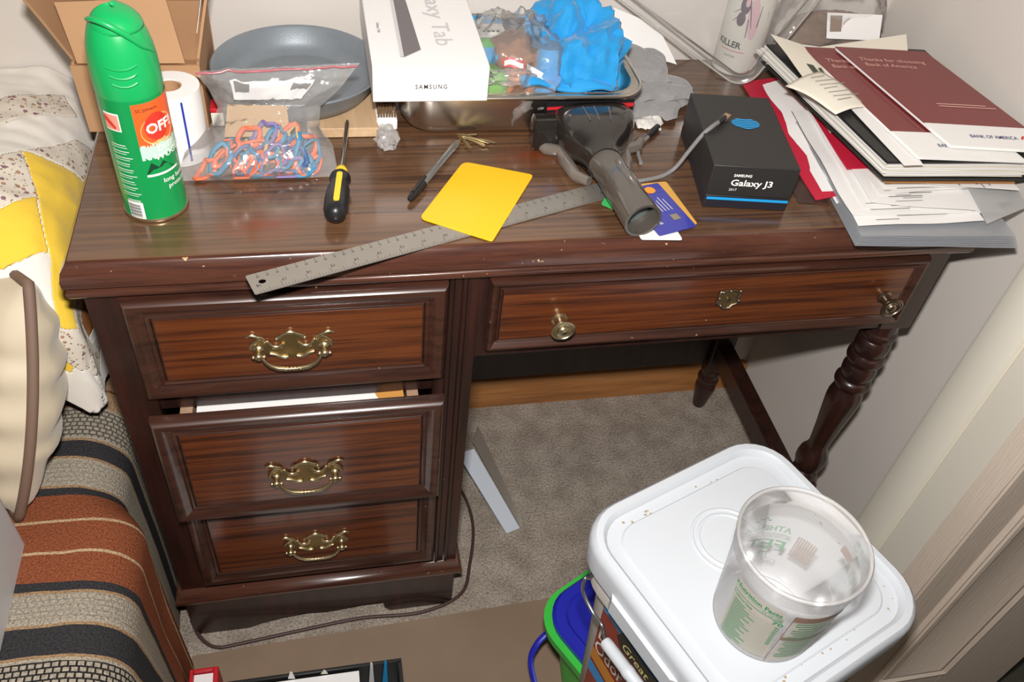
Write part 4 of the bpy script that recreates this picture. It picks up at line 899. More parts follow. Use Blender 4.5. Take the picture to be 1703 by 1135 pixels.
obj('tan_card', MB().slab((.142,.168,H+.030),(.214,.160,H+.034),(.212,.182,H+.060),(.148,.190,H+.058),.0015,4,4), mat('tan_paper', '#b3936c', .75, var=.1), label='tan card tucked inside the zip bag above the rubber bands', cat='card')
RB = [('blue','#2f7fa3'),('orange','#e0683f'),('tan','#c9a56b'),('mauve','#7a6a9a'),('navy blue','#3f5d8a')]
for n_c, hx in RB: mat('rubber_'+n_c, hx, .55)
random.seed(21)
for k in range(44):
    n_c = random.choice(['blue','blue','orange','orange','tan','mauve','navy blue','orange','blue'])
    v = random.uniform(.08,.40); s = random.uniform(-.80,.80); cx, hw, fy, fz, by, bz_ = interp(BT, v); e = 1-abs(s)**3
    t_ = random.uniform(.25,.85) if k > 20 else random.uniform(.10,.30)
    my, mz = (fy+by)/2, (fz+bz_)/2
    c = Vector((cx+s*hw*.86, (fy*(1-t_)+by*t_)*e+my*(1-e), (fz*(1-t_)+bz_*t_)*e+mz*(1-e))); c.z = max(c.z, H+.006)
    r1 = random.uniform(.010,.021)*(.6+.4*e); r2 = r1*random.uniform(.4,.85); nrm = Vector((random.uniform(-.5,.5), -.75, .75)).normalized(); fm = axisframe(c, nrm); ph_ = random.uniform(0,6)
    pts_ = []
    for q in range(22):
        a = 2*math.pi*q/22; w = random.uniform(-.0004,.0004)
        p = fm @ Vector((r1*math.cos(a+ph_)*(1+.25*math.cos(3*a+ph_)), r2*math.sin(a+ph_), .003*math.sin(2*a+ph_)+w))
        p.z = max(p.z, H+.004); p.y = min(max(p.y, fy+.002), by+.004) if e > .5 else p.y; pts_.append(p)
    obj('rubber_band', MB().tube(pts_, .0030 if k % 3 else .0019, 8, closed=True, flat=.6), 'rubber_'+n_c, label=n_c+' rubber band inside the zip bag', cat='rubber band', group=n_c+' rubber bands in the zip bag', smooth=70)
random.seed(5)
mp_ = thing('small_packet', 'small red and cream packet between the cardboard box and the round pan', 'packet', (.1285,.252,H))
obj('packet_side', MB().box(.1215,.1355,.240,.262,H+.0006,H+.018), 'paper_cream', mp_, bevel=.001); obj('packet_top', MB().box(.1212,.1358,.2397,.2623,H+.0182,H+.024), 'ink_red', mp_, bevel=.001)
# ---- contents of the steel pan
mat('cloth_blue', '#1590cf', .75, bump=.25, bscale=300, sheen=.2, var=.06, vscale=8)
pz = H+.006
def cloth(c, rx, ry, rz, seed, amp=.28, nu=70, nv=44, fl=pz, lean=(0,0)):
    def fn(u, v):
        a = 2*math.pi*u; b_ = math.pi*(v*.998+.001-.5); d = Vector((math.cos(a)*math.cos(b_), math.sin(a)*math.cos(b_), math.sin(b_)))
        q = d*1.7+Vector((seed, seed*.3, 0)); r_ = 1-abs(noise.noise(q))*2; k = 1+amp*(r_-.5)+amp*.35*(1-abs(noise.noise(q*2.7))*2-.5)+amp*.12*noise.noise(q*7)
        k *= (abs(d.x)**4+abs(d.y)**4+abs(d.z)**4)**(-.12)
        p = Vector((c[0]+d.x*rx*k, c[1]+d.y*ry*k, c[2]+d.z*rz*k)); h = max(0, p.z-c[2]); p.x += lean[0]*h; p.y += lean[1]*h; p.z = max(fl, p.z); return p
    return MB().grid(fn, nu, nv, wu=True)
obj('blue_cloth', cloth((.568,.285,pz+.040), .062, .074, .078, 4.2, .30, lean=(.05,.1)), 'cloth_blue', label='crumpled bright blue cloth lying in the steel pan', cat='cloth', smooth=60)
def foldstrip(u, v): 
    x = .487+.115*u; return (x, .203+.024*v+.004*math.sin(u*6), pz+.062+.006*math.sin(v*math.pi)+.004*math.sin(u*9+v*3)-.004*u)
mb = MB().grid(foldstrip, 24, 8); o = obj('cloth_tail', mb, 'cloth_blue', bpy.data.objects['blue_cloth'], smooth=80, recalc=False)
o.location = Vector((0,0,0)); 
for v in o.data.vertices: pass
o.modifiers.new('thick','SOLIDIFY').thickness = .005
# brown packet, green packet, orange piece inside the clear bag
mat('packet_brown', '#8a5c40', .45, var=.35, vscale=45, stretch=(1,3,1)); mat('packet_green', '#6fb52f', .4, var=.25, vscale=25); mat('packet_orange', '#c9702c', .45, var=.15); mat('packet_blue', '#2f6fa8', .45, var=.2)
bp_ = thing('snack_packet', 'brown packet with a red and white label inside the clear bag', 'packet', (.495,.29,pz))
obj('packet_body', cloth((.495,.285,pz+.042), .036, .042, .045, 8.1, .16, 40, 24), 'packet_brown', bp_, smooth=60)
fmp = frame((.468,.242,pz+.066), (1,-.2,.05), (.1,.55,.83))
mb = MB(fmp); mb.grid(lambda u, v: (.028*u, .012*v+.002*math.sin(u*5), .006*math.sin(u*3)), 8, 3); obj('packet_label', mb, 'ink_red', bp_, smooth=80, recalc=False)
mb = MB(fmp); mb.grid(lambda u, v: (.002+.024*u, .003+.006*v+.002*math.sin(u*5), .0012+.006*math.sin(u*3)), 8, 2); mb.grid(lambda u, v: (.030+.026*u, -.004-.012*u+.011*v, .004-.004*u), 6, 2); obj('packet_label_text_band', mb, 'ink_white', bp_, smooth=80, recalc=False)
obj('packet', cloth((.455,.240,pz+.044), .022, .020, .026, 2.4, .14, 30, 18), 'packet_green', label='green and yellow packet at the front of the steel pan', cat='packet', smooth=60)
obj('packet', cloth((.492,.240,pz+.048), .020, .018, .020, 5.4, .14, 30, 18), 'packet_orange', label='orange packet below the brown packet in the steel pan', cat='packet', smooth=60)
obj('packet', cloth((.532,.25,pz+.046), .016, .03, .024, 6.4, .14, 30, 18), 'packet_blue', label='dark blue packet between the brown packet and the blue cloth', cat='packet', smooth=60)
obj('clear_bag', cloth((.492,.272,pz+.052), .062, .068, .062, 1.3, .22, 60, 36), 'bag_film', label='crumpled clear plastic bag of packets in the steel pan', cat='plastic bag', smooth=60)
obj('clear_wrapper', cloth((.474,.222,pz+.064), .030, .010, .010, 3.3, .35, 40, 20, fl=pz+.06), 'clear_film', label='crinkled clear wrapper at the front rim of the steel pan', cat='wrapper', smooth=30)
cbx = thing('printed_carton', 'small white, green and blue carton behind the white tablet box', 'box', (.452,.34,pz))
mat('carton_green', '#3fae3a', .45)
def tri(x0, x1, y0, y1, z0, z1, m_): return obj('carton_band', MB().box(x0, x1, y0, y1, z0, z1), m_, cbx, smooth=0)
obj('carton_body', MB().box(.442,.488,.262,.375,pz,pz+.072), 'paper_white', cbx, bevel=.001)
tri(.4418,.4885,.2618,.285,pz+.05,pz+.0725,'ink_blue'); tri(.4419,.4884,.285,.312,pz+.05,pz+.0724,'carton_green'); tri(.4418,.4885,.352,.3752,pz+.05,pz+.0725,'ink_blue')
mb = MB(); 
for k in range(4): mb.box(.458+.006*k,.462+.006*k,.328,.332,pz+.072,pz+.0725)
obj('carton_print', mb, 'ink_black', cbx, smooth=0)
dp = thing('dark_packet', 'dark packet with a red stripe leaning on the front of the steel pan', 'packet', (.575,.2005,H))
obj('packet_body', MB().slab((.520,.2005,H+.0008),(.628,.2005,H+.0008),(.630,.2025,H+.052),(.518,.2025,H+.052),.0016,6,6,wave=.0006), 'handle_black', dp, smooth=40)
obj('red_band', MB().slab((.519,.2000,H+.040),(.629,.2000,H+.044),(.629,.2004,H+.0485),(.519,.2002,H+.0435),.0010,4,2), 'ink_red', dp, smooth=40)
# ---- grey socks and white rags right of the pan
mat('sock_grey', '#8d8a89', .95, bump=.5, bscale=260, var=.12, vscale=200, sheen=.3); mat('rag_white', '#d8d3cc', .9, bump=.3, bscale=200, sheen=.2)
def padsheet(poly, zf, th, m_, name, label, cat, seed, wav=.004, nu=26, nv=26, group=None):
    p00, p10, p11, p01 = [Vector((x, y, 0)) for x, y in poly]
    def P(u, v, top):
        q = p00*(1-u)*(1-v)+p10*u*(1-v)+p11*u*v+p01*(1-u)*v; e = (1-abs(2*u-1)**6)*(1-abs(2*v-1)**6)
        q += Vector((noise.noise(Vector((u*3, v*3, seed))), noise.noise(Vector((u*3+7, v*3, seed))), 0))*.008
        z = zf(u, v)+wav*(noise.noise(Vector((u*5+seed, v*5, 1)))+.4); return Vector((q.x, q.y, max(H+.0008, z+(th*e if top else 0))))
    mb = MB().grid(lambda u, v: P(u, v, True), nu, nv); mb.grid(lambda u, v: P(u, v, False), nu, nv)
    return obj(name, mb, m_, label=label, cat=cat, group=group, smooth=70)
padsheet([(.648,.212),(.676,.208),(.69,.245),(.650,.262)], lambda u, v: H+.002, .004, 'rag_white', 'white_rag', 'white rag lying under the grey socks', 'cloth', 1.1)
padsheet([(.640,.235),(.70,.228),(.745,.285),(.65,.33)], lambda u, v: H+.006, .008, 'sock_grey', 'grey_sock', 'grey knit sock spread flat at the bottom of the sock heap', 'sock', 2.3)
padsheet([(.655,.262),(.738,.262),(.752,.300),(.668,.36)], lambda u, v: H+.014, .010, 'sock_grey', 'grey_sock', 'grey knit sock folded in the middle of the sock heap', 'sock', 4.3)
padsheet([(.645,.30),(.715,.285),(.715,.345),(.655,.38)], lambda u, v: H+.024+.012*v, .012, 'sock_grey', 'grey_sock', 'grey knit sock lying on top of the sock heap', 'sock', 6.7)
obj('white_paper', MB().slab((.650,.375,H+.036),(.745,.358,H+.016),(.725,.405,H+.050),(.655,.408,H+.075),.0008,8,8,wave=.004), 'paper_white', label='white folded paper behind the grey socks', cat='paper')
# ---- clear plastic lid leaning on the wall
lid = thing('plastic_cover', 'clear plastic container cover leaning between the socks and the spray can', 'cover', (.74,.34,H))
LA = Vector((.830,.300,H+.004)); d1 = Vector((-.181,.088,.093)).normalized(); d2 = Vector((.12,.14,.9)); d2 = (d2-d1*d2.dot(d1)).normalized(); d3 = d1.cross(d2).normalized()
fm = Matrix(((d1.x,d2.x,d3.x,LA.x),(d1.y,d2.y,d3.y,LA.y),(d1.z,d2.z,d3.z,LA.z),(0,0,0,1)))
LW, LH = .30, .17
def rrz(off, z, r): return [(x, y, z) for x, y in rrect(LW/2, LH/2, LW-2*off, LH-2*off, max(.004, r-off), 7)]
film('lid_plastic', '#f1ece6', .14, .12, .8)
mb = MB(fm); mb.loft([rrz(0,.004,.03), rrz(0,.012,.03), rrz(.004,.0135,.03), rrz(.010,.0135,.03), rrz(.012,.010,.03), rrz(.013,.002,.03), rrz(.016,0,.03)], cap=False); n0 = len(mb.v)-len(rrz(0,0,.03)); mb.f.append(tuple(range(n0, len(mb.v))))
obj('lid_shell', mb, 'lid_plastic', lid, smooth=50, recalc=False)
for off, z in ((0,.006),(.011,.0135)): obj('lid_bead', MB(fm).tube(rrz(off, z, .03), .0016, 6, closed=True), film('bead_plastic%d' % int(off*1000), '#d9d0c4', .35, .15, .8), lid, smooth=60)
# ---- fly spray
fc = (.847,.383,H+.0005); fr0 = .0325
fly = thing('spray_can', 'pale grey fly killer spray can with a fly picture by the back wall', 'spray can', fc)
mat('can_pale', '#c9c6bd', .35, var=.04); mat('fly_dark', '#4a3a4c', .5); mat('fly_pink', '#c9a5ad', .5); mat('can_shade', '#8f8f88', .4)
mb = MB(Matrix.Translation(fc)); mb.lathe([(.029,0),(.0325,.0015),(.0325,.170),(.030,.178),(.027,.182)], 48); obj('can_body', mb, 'can_pale', fly, smooth=40)
mb = MB(Matrix.Translation(fc)); mb.lathe([(.0275,.1815),(.028,.184),(.028,.215),(.024,.22)], 40); obj('cap', mb, 'can_shade', fly, smooth=40)
ff = lambda deg, z, lift=.0004: oncyl(fc, fr0, R(deg), fc[2]+z, lift=lift)
mb = MB(); patch(mb, ff(-75,.065,.0002), poly=[(-.012,0),(.014,-.02),(.03,-.03),(.03,.09),(-.012,.09),(-.016,.04)]); obj('print_band', mb, 'can_shade', fly, smooth=80, recalc=False)  # grey part of the can's printed gradient; the cap shares this grey
ell = lambda cx, cy, a, b_, t=0, n=20: [(cx+a*math.cos(q)*math.cos(t)-b_*math.sin(q)*math.sin(t), cy+a*math.cos(q)*math.sin(t)+b_*math.sin(q)*math.cos(t)) for q in [2*math.pi*k/n for k in range(n)]]
mb = MB(); patch(mb, ff(-122,.085), poly=ell(.011,.001,.008,.030,.12)); obj('fly_wing', mb, 'fly_pink', fly, smooth=80, recalc=False)
mb = MB(); patch(mb, ff(-122,.085,.0007), poly=ell(-.004,.018,.007,.013)); patch(mb, ff(-122,.085,.0007), poly=ell(-.006,-.002,.006,.010))
for x0, y0, x1, y1 in ((.004,.0,.006,-.026),(-.009,.012,-.018,.004),(-.008,.004,-.017,-.008),(.003,.018,.010,-.012),(.0175,-.01,.0185,.02)): patch(mb, ff(-122,.085,.0009), poly=[(x0-.0007,y0),(x0+.0007,y0),(x1+.0005,y1),(x1-.0005,y1)])
obj('fly_body', mb, 'fly_dark', fly, smooth=80, recalc=False)
mb = MB(); patch(mb, ff(-122,.085,.001), poly=ell(-.002,.022,.003,.006)); obj('fly_thorax', mb, 'fly_pink', fly, smooth=80, recalc=False)
mb = MB(); letters(mb, 'KILLER', .0125, ff(-178,.0415,.0006), bold=.03, width=.036); letters(mb, 'CAUTION', .0045, ff(-152,.027,.0006), width=.016); obj('lettering', mb, 'ink_black', fly, smooth=0, recalc=False)
mb = MB(); patch(mb, ff(-165,.036,.0006), rect=(0,.035,0,.0009), nu=8, nv=1); obj('red_line', mb, 'ink_red', fly, smooth=0, recalc=False)
# ---- bag of brown bits in the corner
bgr = thing('zip_bag', 'clear bag of brown bits standing in the corner by the papers', 'plastic bag', (.975,.375,H))
obj('bag_film', cloth((.968,.372,H+.062), .082, .034, .075, 9.3, .12, 60, 36, fl=H+.0008), 'bag_film', bgr, smooth=60)
obj('bag_filling', cloth((.972,.373,H+.040), .070, .028, .046, 3.9, .14, 50, 30, fl=H+.002), mat('brown_bits', '#6f523c', .8, var=.6, vscale=90, bump=.6, bscale=120), bgr, smooth=60, kind='stuff')
obj('bag_label', MB().slab((.948,.334,H+.068),(1.030,.332,H+.066),(1.028,.344,H+.098),(.943,.346,H+.100),.0006,6,4,wave=.002), 'paper_white', bgr, smooth=40)
obj('bag_label_print', MB().slab((.949,.3325,H+.079),(.966,.3325,H+.079),(.965,.341,H+.098),(.947,.341,H+.098),.0006,2,2), mat('print_taupe', '#8d7b70', .6), bgr, smooth=0)

# ================================================================ papers on the right
def paper(name, label, cat, q, z, m_='paper_white', th=.0006, wave=.002, seed=0, group=None, nu=10, nv=10):
    zs = z if isinstance(z, (list, tuple)) else [z]*4
    return obj(name, MB().slab(*[(x, y, k) for (x, y), k in zip(q, zs)], th, nu, nv, wave=wave, seed=seed), m_, label=label, cat=cat, group=group, smooth=50)
mat('folder_red', '#c2203c', .5, var=.05); mat('folder_kraft', '#a5713f', .7, var=.1); mat('binder_black', '#232322', .4, bump=.1, bscale=300)
film('folder_clear', '#c3c6cc', .45, .2, .6); film('folder_clear_light', '#dcdcdc', .35, .25, .5)
for k in range(6):
    e = .0016*k; paper('clear_folder', ('lowest','second lowest','third lowest','fourth lowest','fifth lowest','topmost')[k]+' clear grey plastic folder under the paper stack', 'folder', [(.832+e*.6,-.038+e*.4),(1.034-e*.5,-.056+e),(1.066-e,.20),(.866,.21)], [H+.0006+.0021*k]*4, 'folder_clear', .0009, .0006, k, 'clear folders under the papers')
paper('photo_print', 'small dark photo print between phone box and red folder', 'photo', [(.800,.046),(.838,.040),(.846,.12),(.808,.128)], H+.0006, mat('photo_dark', '#4a3631', .3, var=.8, vscale=50), .0006, 0)
paper('red_folder', 'red paper folder sticking out between the phone box and the papers', 'folder', [(.822,.047),(.90,.046),(.985,.335),(.838,.332)], [H+.0024,H+.018,H+.018,H+.002], 'folder_red', .001, .001, 3)
paper('long_envelope', 'long white envelope lying on the red folder', 'envelope', [(.842,.034),(.905,.046),(.95,.32),(.871,.320)], [H+.0055,H+.021,H+.021,H+.0055], 'paper_white', .001, .0025, 4)
paper('long_envelope', 'narrow white envelope lying just left of the long one on the red folder', 'envelope', [(.836,.060),(.872,.050),(.905,.318),(.862,.318)], [H+.0042,H+.0150,H+.0150,H+.0042], 'paper_white', .0008, .002, 9)
sheets = [([(.838,-.022),(1.00,-.024),(1.03,.21),(.87,.22)], .0146, .0), ([(.838,-.006),(1.035,-.012),(1.055,.20),(.86,.22)], .0172, .3), ([(.858,.004),(1.062,.006),(1.072,.20),(.88,.22)], .0200, .7), ([(.868,.010),(.99,-.014),(1.03,.20),(.89,.22)], .0228, 1.1), ([(.884,.022),(1.055,.030),(1.066,.21),(.90,.24)], .0256, 1.9), ([(.896,.034),(1.04,.022),(1.06,.21),(.91,.24)], .0285, 2.3)]
for k, (q, z, s_) in enumerate(sheets):
    paper('printed_page', ('lowest','second lowest','third lowest','fourth lowest','fifth lowest','sixth lowest')[k]+' white page in the loose pile under the black binder', 'paper', q, [H+z, H+z+.001, H+z+.004, H+z+.004], 'paper_white', .0006, .0028, s_+5, 'loose pages under the black binder')
for o in [q for q in bpy.data.objects if q.name.startswith('printed_page')]:
    me = o.data; zt_ = max(v.co.z for v in me.vertices)
    o['category'] = 'paper'
    k = int(o.name[-1]) if o.name[-1].isdigit() else 0
    q, z, s_ = sheets[k]; mb = MB()
    for r_ in range(4):
        x0 = q[0][0]+.025+.03*(r_ % 2); y0 = q[0][1]+.006+.006*r_; l = .03+.05*((r_*5+k*3) % 7)/7
        bse = o.location
        mb.add([Vector((x0, y0-.02*0, H+z+.0046)), Vector((x0+l, y0-.004*0, H+z+.0046)), Vector((x0+l, y0+.0013, H+z+.0046)), Vector((x0, y0+.0013, H+z+.0046))], [(0,1,2,3)])
    obj('print_lines', mb, 'ink_grey', o, smooth=0, recalc=False)
top_pg = thing('printed_page', 'printed statement page with a purple bar on top of the loose pile', 'paper', (.96,.05,H+.03))
zt = H+.0330; obj('sheet', MB().slab((.905,.036,zt),(1.062,.010,zt),(1.07,.20,zt+.004),(.92,.23,zt+.004),.0006,8,8,wave=.002,seed=2), 'paper_white', top_pg, smooth=50)
mb = MB(); 
for k in range(11): mb.slab((.925+.010*k,.052-.001*k,zt+.0026),(.9265+.010*k,.052-.001*k,zt+.0026),(.928+.010*k,.034-.002*k+.006*(k%3),zt+.0026),(.9265+.010*k,.034-.002*k+.006*(k%3),zt+.0026),.0003,1,1)
obj('print_lines', mb, 'ink_grey', top_pg, smooth=0)
obj('purple_bar', MB().slab((1.010,.024,zt+.0024),(1.0135,.024,zt+.0024),(1.018,.058,zt+.0026),(1.0145,.058,zt+.0026),.0004,1,1), mat('ink_purple', '#9a2f7a', .5), top_pg, smooth=0)
paper('clear_sleeve', 'clear plastic sleeve at the right end of the paper stack', 'sleeve', [(1.00,-.030),(1.070,-.006),(1.078,.09),(1.01,.08)], [H+.016,H+.020,H+.036,H+.036], 'folder_clear_light', .0008, .003, 3)
paper('red_folder', 'red folder edge showing between the long envelope and the black binder', 'folder', [(.868,.075),(.93,.07),(.96,.322),(.892,.326)], [H+.0262,H+.0300,H+.0300,H+.0262], 'folder_red', .0008, .001, 6)
# kraft folder and the binder
BZ = .797
paper('kraft_folder', 'tan kraft folder directly beneath the black binder', 'folder', [(.890,.0285),(1.06,.020),(1.066,.31),(.866,.33)], BZ-.0045, 'folder_kraft', .0015, .0012, 3)
bd = thing('ring_binder', 'black binder stuffed with white pages under the maroon brochures', 'binder', (.97,.18,BZ-.002))
q0 = [(.884,.028),(1.078,.018),(1.078,.315),(.847,.336)]; q1 = [(.873,.020),(1.076,.012),(1.076,.29),(.844,.305)]
obj('back_cover', MB().slab(*[(x, y, BZ) for x, y in q0], .0022, 6, 6, wave=.0008), 'binder_black', bd, smooth=40)
for k in range(9):
    t = (k+.5)/9; z = BZ+.0035+.0027*k; j = .003*math.sin(k*2.1)
    obj('page', MB().slab(*[(x0*(1-t)+x1*t+(.003 if i in (0,3) else -.012)+j, y0*(1-t)+y1*t+(.004 if i in (0,1) else .004), z) for i, ((x0, y0), (x1, y1)) in enumerate(zip(q0, q1))], .0012, 8, 8, wave=.0012, seed=k), 'paper_white' if k % 3 else 'paper_cream', bd, smooth=50)
zc = BZ+.029; obj('front_cover', MB().slab(*[(x, y, zc) for x, y in q1], .0025, 6, 6, wave=.0008), 'binder_black', bd, smooth=40)
zc += .0036
paper('white_page', 'white page with grey print lying on the binder beside the brochures', 'paper', [(.888,.010),(.912,.010),(.955,.285),(.872,.298)], [zc,zc,zc,zc+.004], 'paper_white', .0005, .0008, 1)
paper('white_page', 'loose white page sticking out at the back of the binder', 'paper', [(.93,.18),(1.02,.235),(1.045,.300),(.90,.285)], [zc+.0015,zc+.0015,zc+.016,zc+.003], 'paper_cream', .0005, .001, 2)
pt = thing('printed_flyer', 'cream flyer with a dark picture left of the maroon brochures', 'paper', (.87,.22,zc))
obj('sheet', MB().slab((.850,.150,zc+.002),(.888,.150,zc+.002),(.900,.285,zc+.004),(.845,.305,zc+.012),.0006,6,6,wave=.002), 'paper_cream', pt, smooth=50)
mb = MB(); mb.slab((.868,.205,zc+.0062),(.876,.203,zc+.006),(.876,.232,zc+.0066),(.868,.236,zc+.0068),.0004,2,2); mb.slab((.879,.212,zc+.006),(.883,.21,zc+.006),(.884,.225,zc+.0064),(.88,.225,zc+.0064),.0004,1,1); obj('dark_picture', mb, mat('picture_olive', '#3d4232', .5), pt, smooth=0)
rcp = thing('receipt', 'small curled white receipt lying over the left edge of the binder', 'receipt', (.87,.16,zc))
obj('sheet', MB().grid(lambda u, v: Vector((.822,.193,zc-.001))*(1-u)*(1-v)+Vector((.853,.116,zc+.006))*u*(1-v)+Vector((.903,.130,zc+.0065))*u*v+Vector((.878,.214,zc+.007))*(1-u)*v+Vector((0,0,.004*math.sin(v*3)+.003*math.sin(u*4))), 14, 10), 'paper_cream', rcp, smooth=80, recalc=False).modifiers.new('thick','SOLIDIFY').thickness = .0006
mb = MB()
for k in range(7):
    a = Vector((.852+.006*k*.3,.19-.009*k,zc+.0115)); mb.slab(a, a+Vector((.020+.008*(k%3),.004,.0006)), a+Vector((.020+.008*(k%3),.0052,.0006)), a+Vector((0,.0012,0)), .0003, 1, 1)
obj('print_lines', mb, 'ink_grey', rcp, smooth=0)
mat('brochure_maroon', '#7a2a2a', .32, coat=.2, var=.05, vscale=8); mat('ink_blush', '#d6a79c', .5)
def brochure(label, TL, TR, FL, FR, z, leaves=4):
    b_ = thing('brochure', label, 'brochure', ((TL[0]+FR[0])/2, (TL[1]+FR[1])/2, z), 'maroon bank brochures')
    P = lambda u, v, dz=0: Vector((FL[0]*(1-u)*(1-v)+FR[0]*u*(1-v)+TR[0]*u*v+TL[0]*(1-u)*v, FL[1]*(1-u)*(1-v)+FR[1]*u*(1-v)+TR[1]*u*v+TL[1]*(1-u)*v, z+dz))
    for k in range(leaves): obj('leaf', MB().slab(P(.006,.004-.001*k,.0008*k), P(.994,.004-.001*k,.0008*k), P(.994,.996,.0008*k), P(.006,.996,.0008*k), .0006, 4, 4), 'paper_white', b_, smooth=0)
    h = .0008*leaves
    obj('cover', MB().slab(P(0,.205,h), P(1,.205,h), P(1,1,h), P(0,1,h), .0008, 4, 6), 'brochure_maroon', b_, smooth=0)
    obj('cover_band', MB().slab(P(0,0,h), P(1,0,h), P(1,.205,h), P(0,.205,h), .0008, 4, 2), 'paper_white', b_, smooth=0)
    xd = (P(1,.5)-P(0,.5)); yd = (P(.5,1)-P(.5,0)); w = xd.length; l = yd.length
    f = lambda u, v: onplane(P(u, v, h), xd, yd, .0012)
    mb = MB(); letters(mb, 'Thanks for choosing', .0125, f(.10,.845), width=w*.70, bold=.006); letters(mb, 'Bank of America', .0125, f(.10,.785), width=w*.54, bold=.006); obj('lettering', mb, 'ink_blush', b_, smooth=0, recalc=False)
    mb = MB()
    for k in range(2): patch(mb, f(.36,.40-.022*k), rect=(0, w*(.5+.08*k), 0, .0022), nu=1, nv=1)
    obj('fine_print', mb, 'ink_blush', b_, smooth=0, recalc=False)
    mb = MB(); letters(mb, 'BANK OF AMERICA', .0095, f(.30,.085), width=w*.46, bold=.01); obj('bank_name', mb, 'ink_navy', b_, smooth=0, recalc=False)
    mb = MB()
    for k in range(5): patch(mb, f(.78+.028*k,.085), poly=[(0,.002),(.0022,.001),(.0075,.0085),(.0052,.0095)])
    obj('flag_mark', mb, 'ink_red', b_, smooth=0, recalc=False)
    return b_
brochure('maroon bank brochure underneath, half covered by the other one', (.884,.284), (1.015,.272), (.908,.018), (1.040,.004), zc+.0024)
brochure('maroon bank brochure lying on top of the paper stack', (.925,.272), (1.052,.258), (.954,.030), (1.0835,.012), zc+.0085)

# ================================================================ under and in front of the desk
mat('plank_white', '#cdd3dc', .45, var=.03); mat('plank_grey', '#a39a90', .7, var=.05)
pk = thing('white_plank', 'white edged board leaning beside the drawer pedestal under the desk', 'board', (.50,.2,0))
ea = MB().slab((.523,.108,.002),(.549,.116,.002),(.487,.27,.045),(.455,.262,.045),.006,2,8); obj('edge_strip', ea, 'plank_white', pk, smooth=0, bevel=.001)
obj('board_face', MB().slab((.5505,.118,.0015),(.556,.130,.0015),(.512,.36,.002),(.4885,.29,.044),.003,3,8), 'plank_grey', pk, smooth=0)
obj('power_cord', MB().tube(spline([(.440,.25,.006),(.462,.19,.006),(.466,.126,.006),(.449,.055,.006),(.425,.0,.0085),(.356,-.024,.0085),(.259,-.021,.0085),(.163,-.029,.0085),(.072,-.038,.0085),(.036,-.039,.0085),(.012,-.02,.0085),(-.004,.013,.006)], 10), .0028, 8), mat('cord_brown', '#4a3430', .5), label='thin dark brown cord lying around the drawer pedestal', cat='cord', smooth=60)
# papers in the open drawer
obj('drawer_papers', MB().box(.082,.326,-.018,.28,.40,.522), 'paper_white', label='white paper stack inside the open middle drawer', cat='paper', bevel=.001)
obj('manila_envelope', MB().slab((.300,-.020,.5225),(.326,-.020,.5245),(.326,.25,.5225),(.20,.25,.5225),.0012,4,4), mat('manila', '#c98f45', .6), label='tan envelope on the papers in the open drawer', cat='envelope')
# low red carton and black tray at the bottom edge
mat('carton_red', '#c0202a', .45)
rb = thing('red_carton', 'small open red carton of papers on the floor by the blanket', 'carton', (.03,-.18,0))
for c in (((.016,.021),(-.24,-.115)),((.048,.055),(-.24,-.115)),((.021,.048),(-.120,-.115))): obj('carton_wall', MB().box(c[0][0],c[0][1],c[1][0],c[1][1],.0045,.10), 'carton_red', rb, bevel=.001)
obj('carton_papers', MB().box(.0215,.0475,-.235,-.1215,.006,.094), 'paper_white', rb)
tr = thing('black_tray', 'low black tray of papers on the floor at the picture bottom', 'tray', (.18,-.25,0))
obj('tray_wall', MB().box(.06,.312,-.142,-.137,.0045,.094), 'binder_black', tr, bevel=.001); obj('tray_wall', MB().box(.06,.065,-.40,-.1425,.0045,.092), 'binder_black', tr); obj('tray_wall', MB().box(.307,.312,-.40,-.1425,.0045,.092), 'binder_black', tr)
obj('tray_base', MB().box(.0655,.3065,-.40,-.1425,.0045,.012), 'binder_black', tr)
obj('paper_stack', MB().box(.10,.25,-.39,-.146,.0125,.090), 'paper_white', label='white papers lying in the black tray on the floor', cat='paper')
for k, (x, y, hh, m_, lb) in enumerate(((.150,-.1445,.112,'paper_white','torn white paper corner sticking up in the black tray'),(.196,-.1440,.102,'paper_cream','cream paper corner sticking up in the black tray'),(.262,-.146,.110,'paper_white','white envelope standing at the right end of the black tray'),(.282,-.146,.110,'ink_blue','blue card standing at the right end of the black tray'))):
    obj('paper_scrap', MB().slab((x,y,.0915 if k < 2 else .0125),(x+.010,y-.001,.0915 if k < 2 else .0125),(x+.008,y-.002,hh),(x+.005,y-.001,hh+.003),.001,2,2), m_, label=lb, cat='paper')

# ---- green tub with a blue lid, white bucket on top of it, feta tub on that
mat('lid_blue', '#2328a8', .38); mat('tub_green', '#3cc044', .4); mat('bucket_white', '#cbc6bf', .42, var=.02); mat('lid_white', '#c4c8cd', .4, var=.015, vscale=12)
def rr4(c, w, h, r, z, rot, n=7): return [(x, y, z) for x, y in rrect(c[0], c[1], w, h, r, n, rot)]
gt = thing('green_tub', 'green plastic tub with a blue lid under the white bucket', 'tub', (.70,-.222,0)); gc, gr = (.700,-.222), R(27)
obj('tub_body', MB().loft([rr4(gc,.215,.255,.04,.0045,gr),rr4(gc,.25,.30,.045,.155,gr),rr4(gc,.272,.322,.055,.152,gr),rr4(gc,.280,.330,.055,.168,gr),rr4(gc,.286,.336,.055,.1685,gr),rr4(gc,.290,.340,.055,.187,gr)]), 'tub_green', gt, smooth=40)
obj('lid', MB().loft([rr4(gc,.270,.320,.05,.1875,gr),rr4(gc,.272,.322,.05,.198,gr),rr4(gc,.264,.314,.048,.203,gr),rr4(gc,.240,.290,.04,.203,gr),rr4(gc,.232,.282,.038,.1985,gr)]), 'lid_blue', gt, smooth=40)
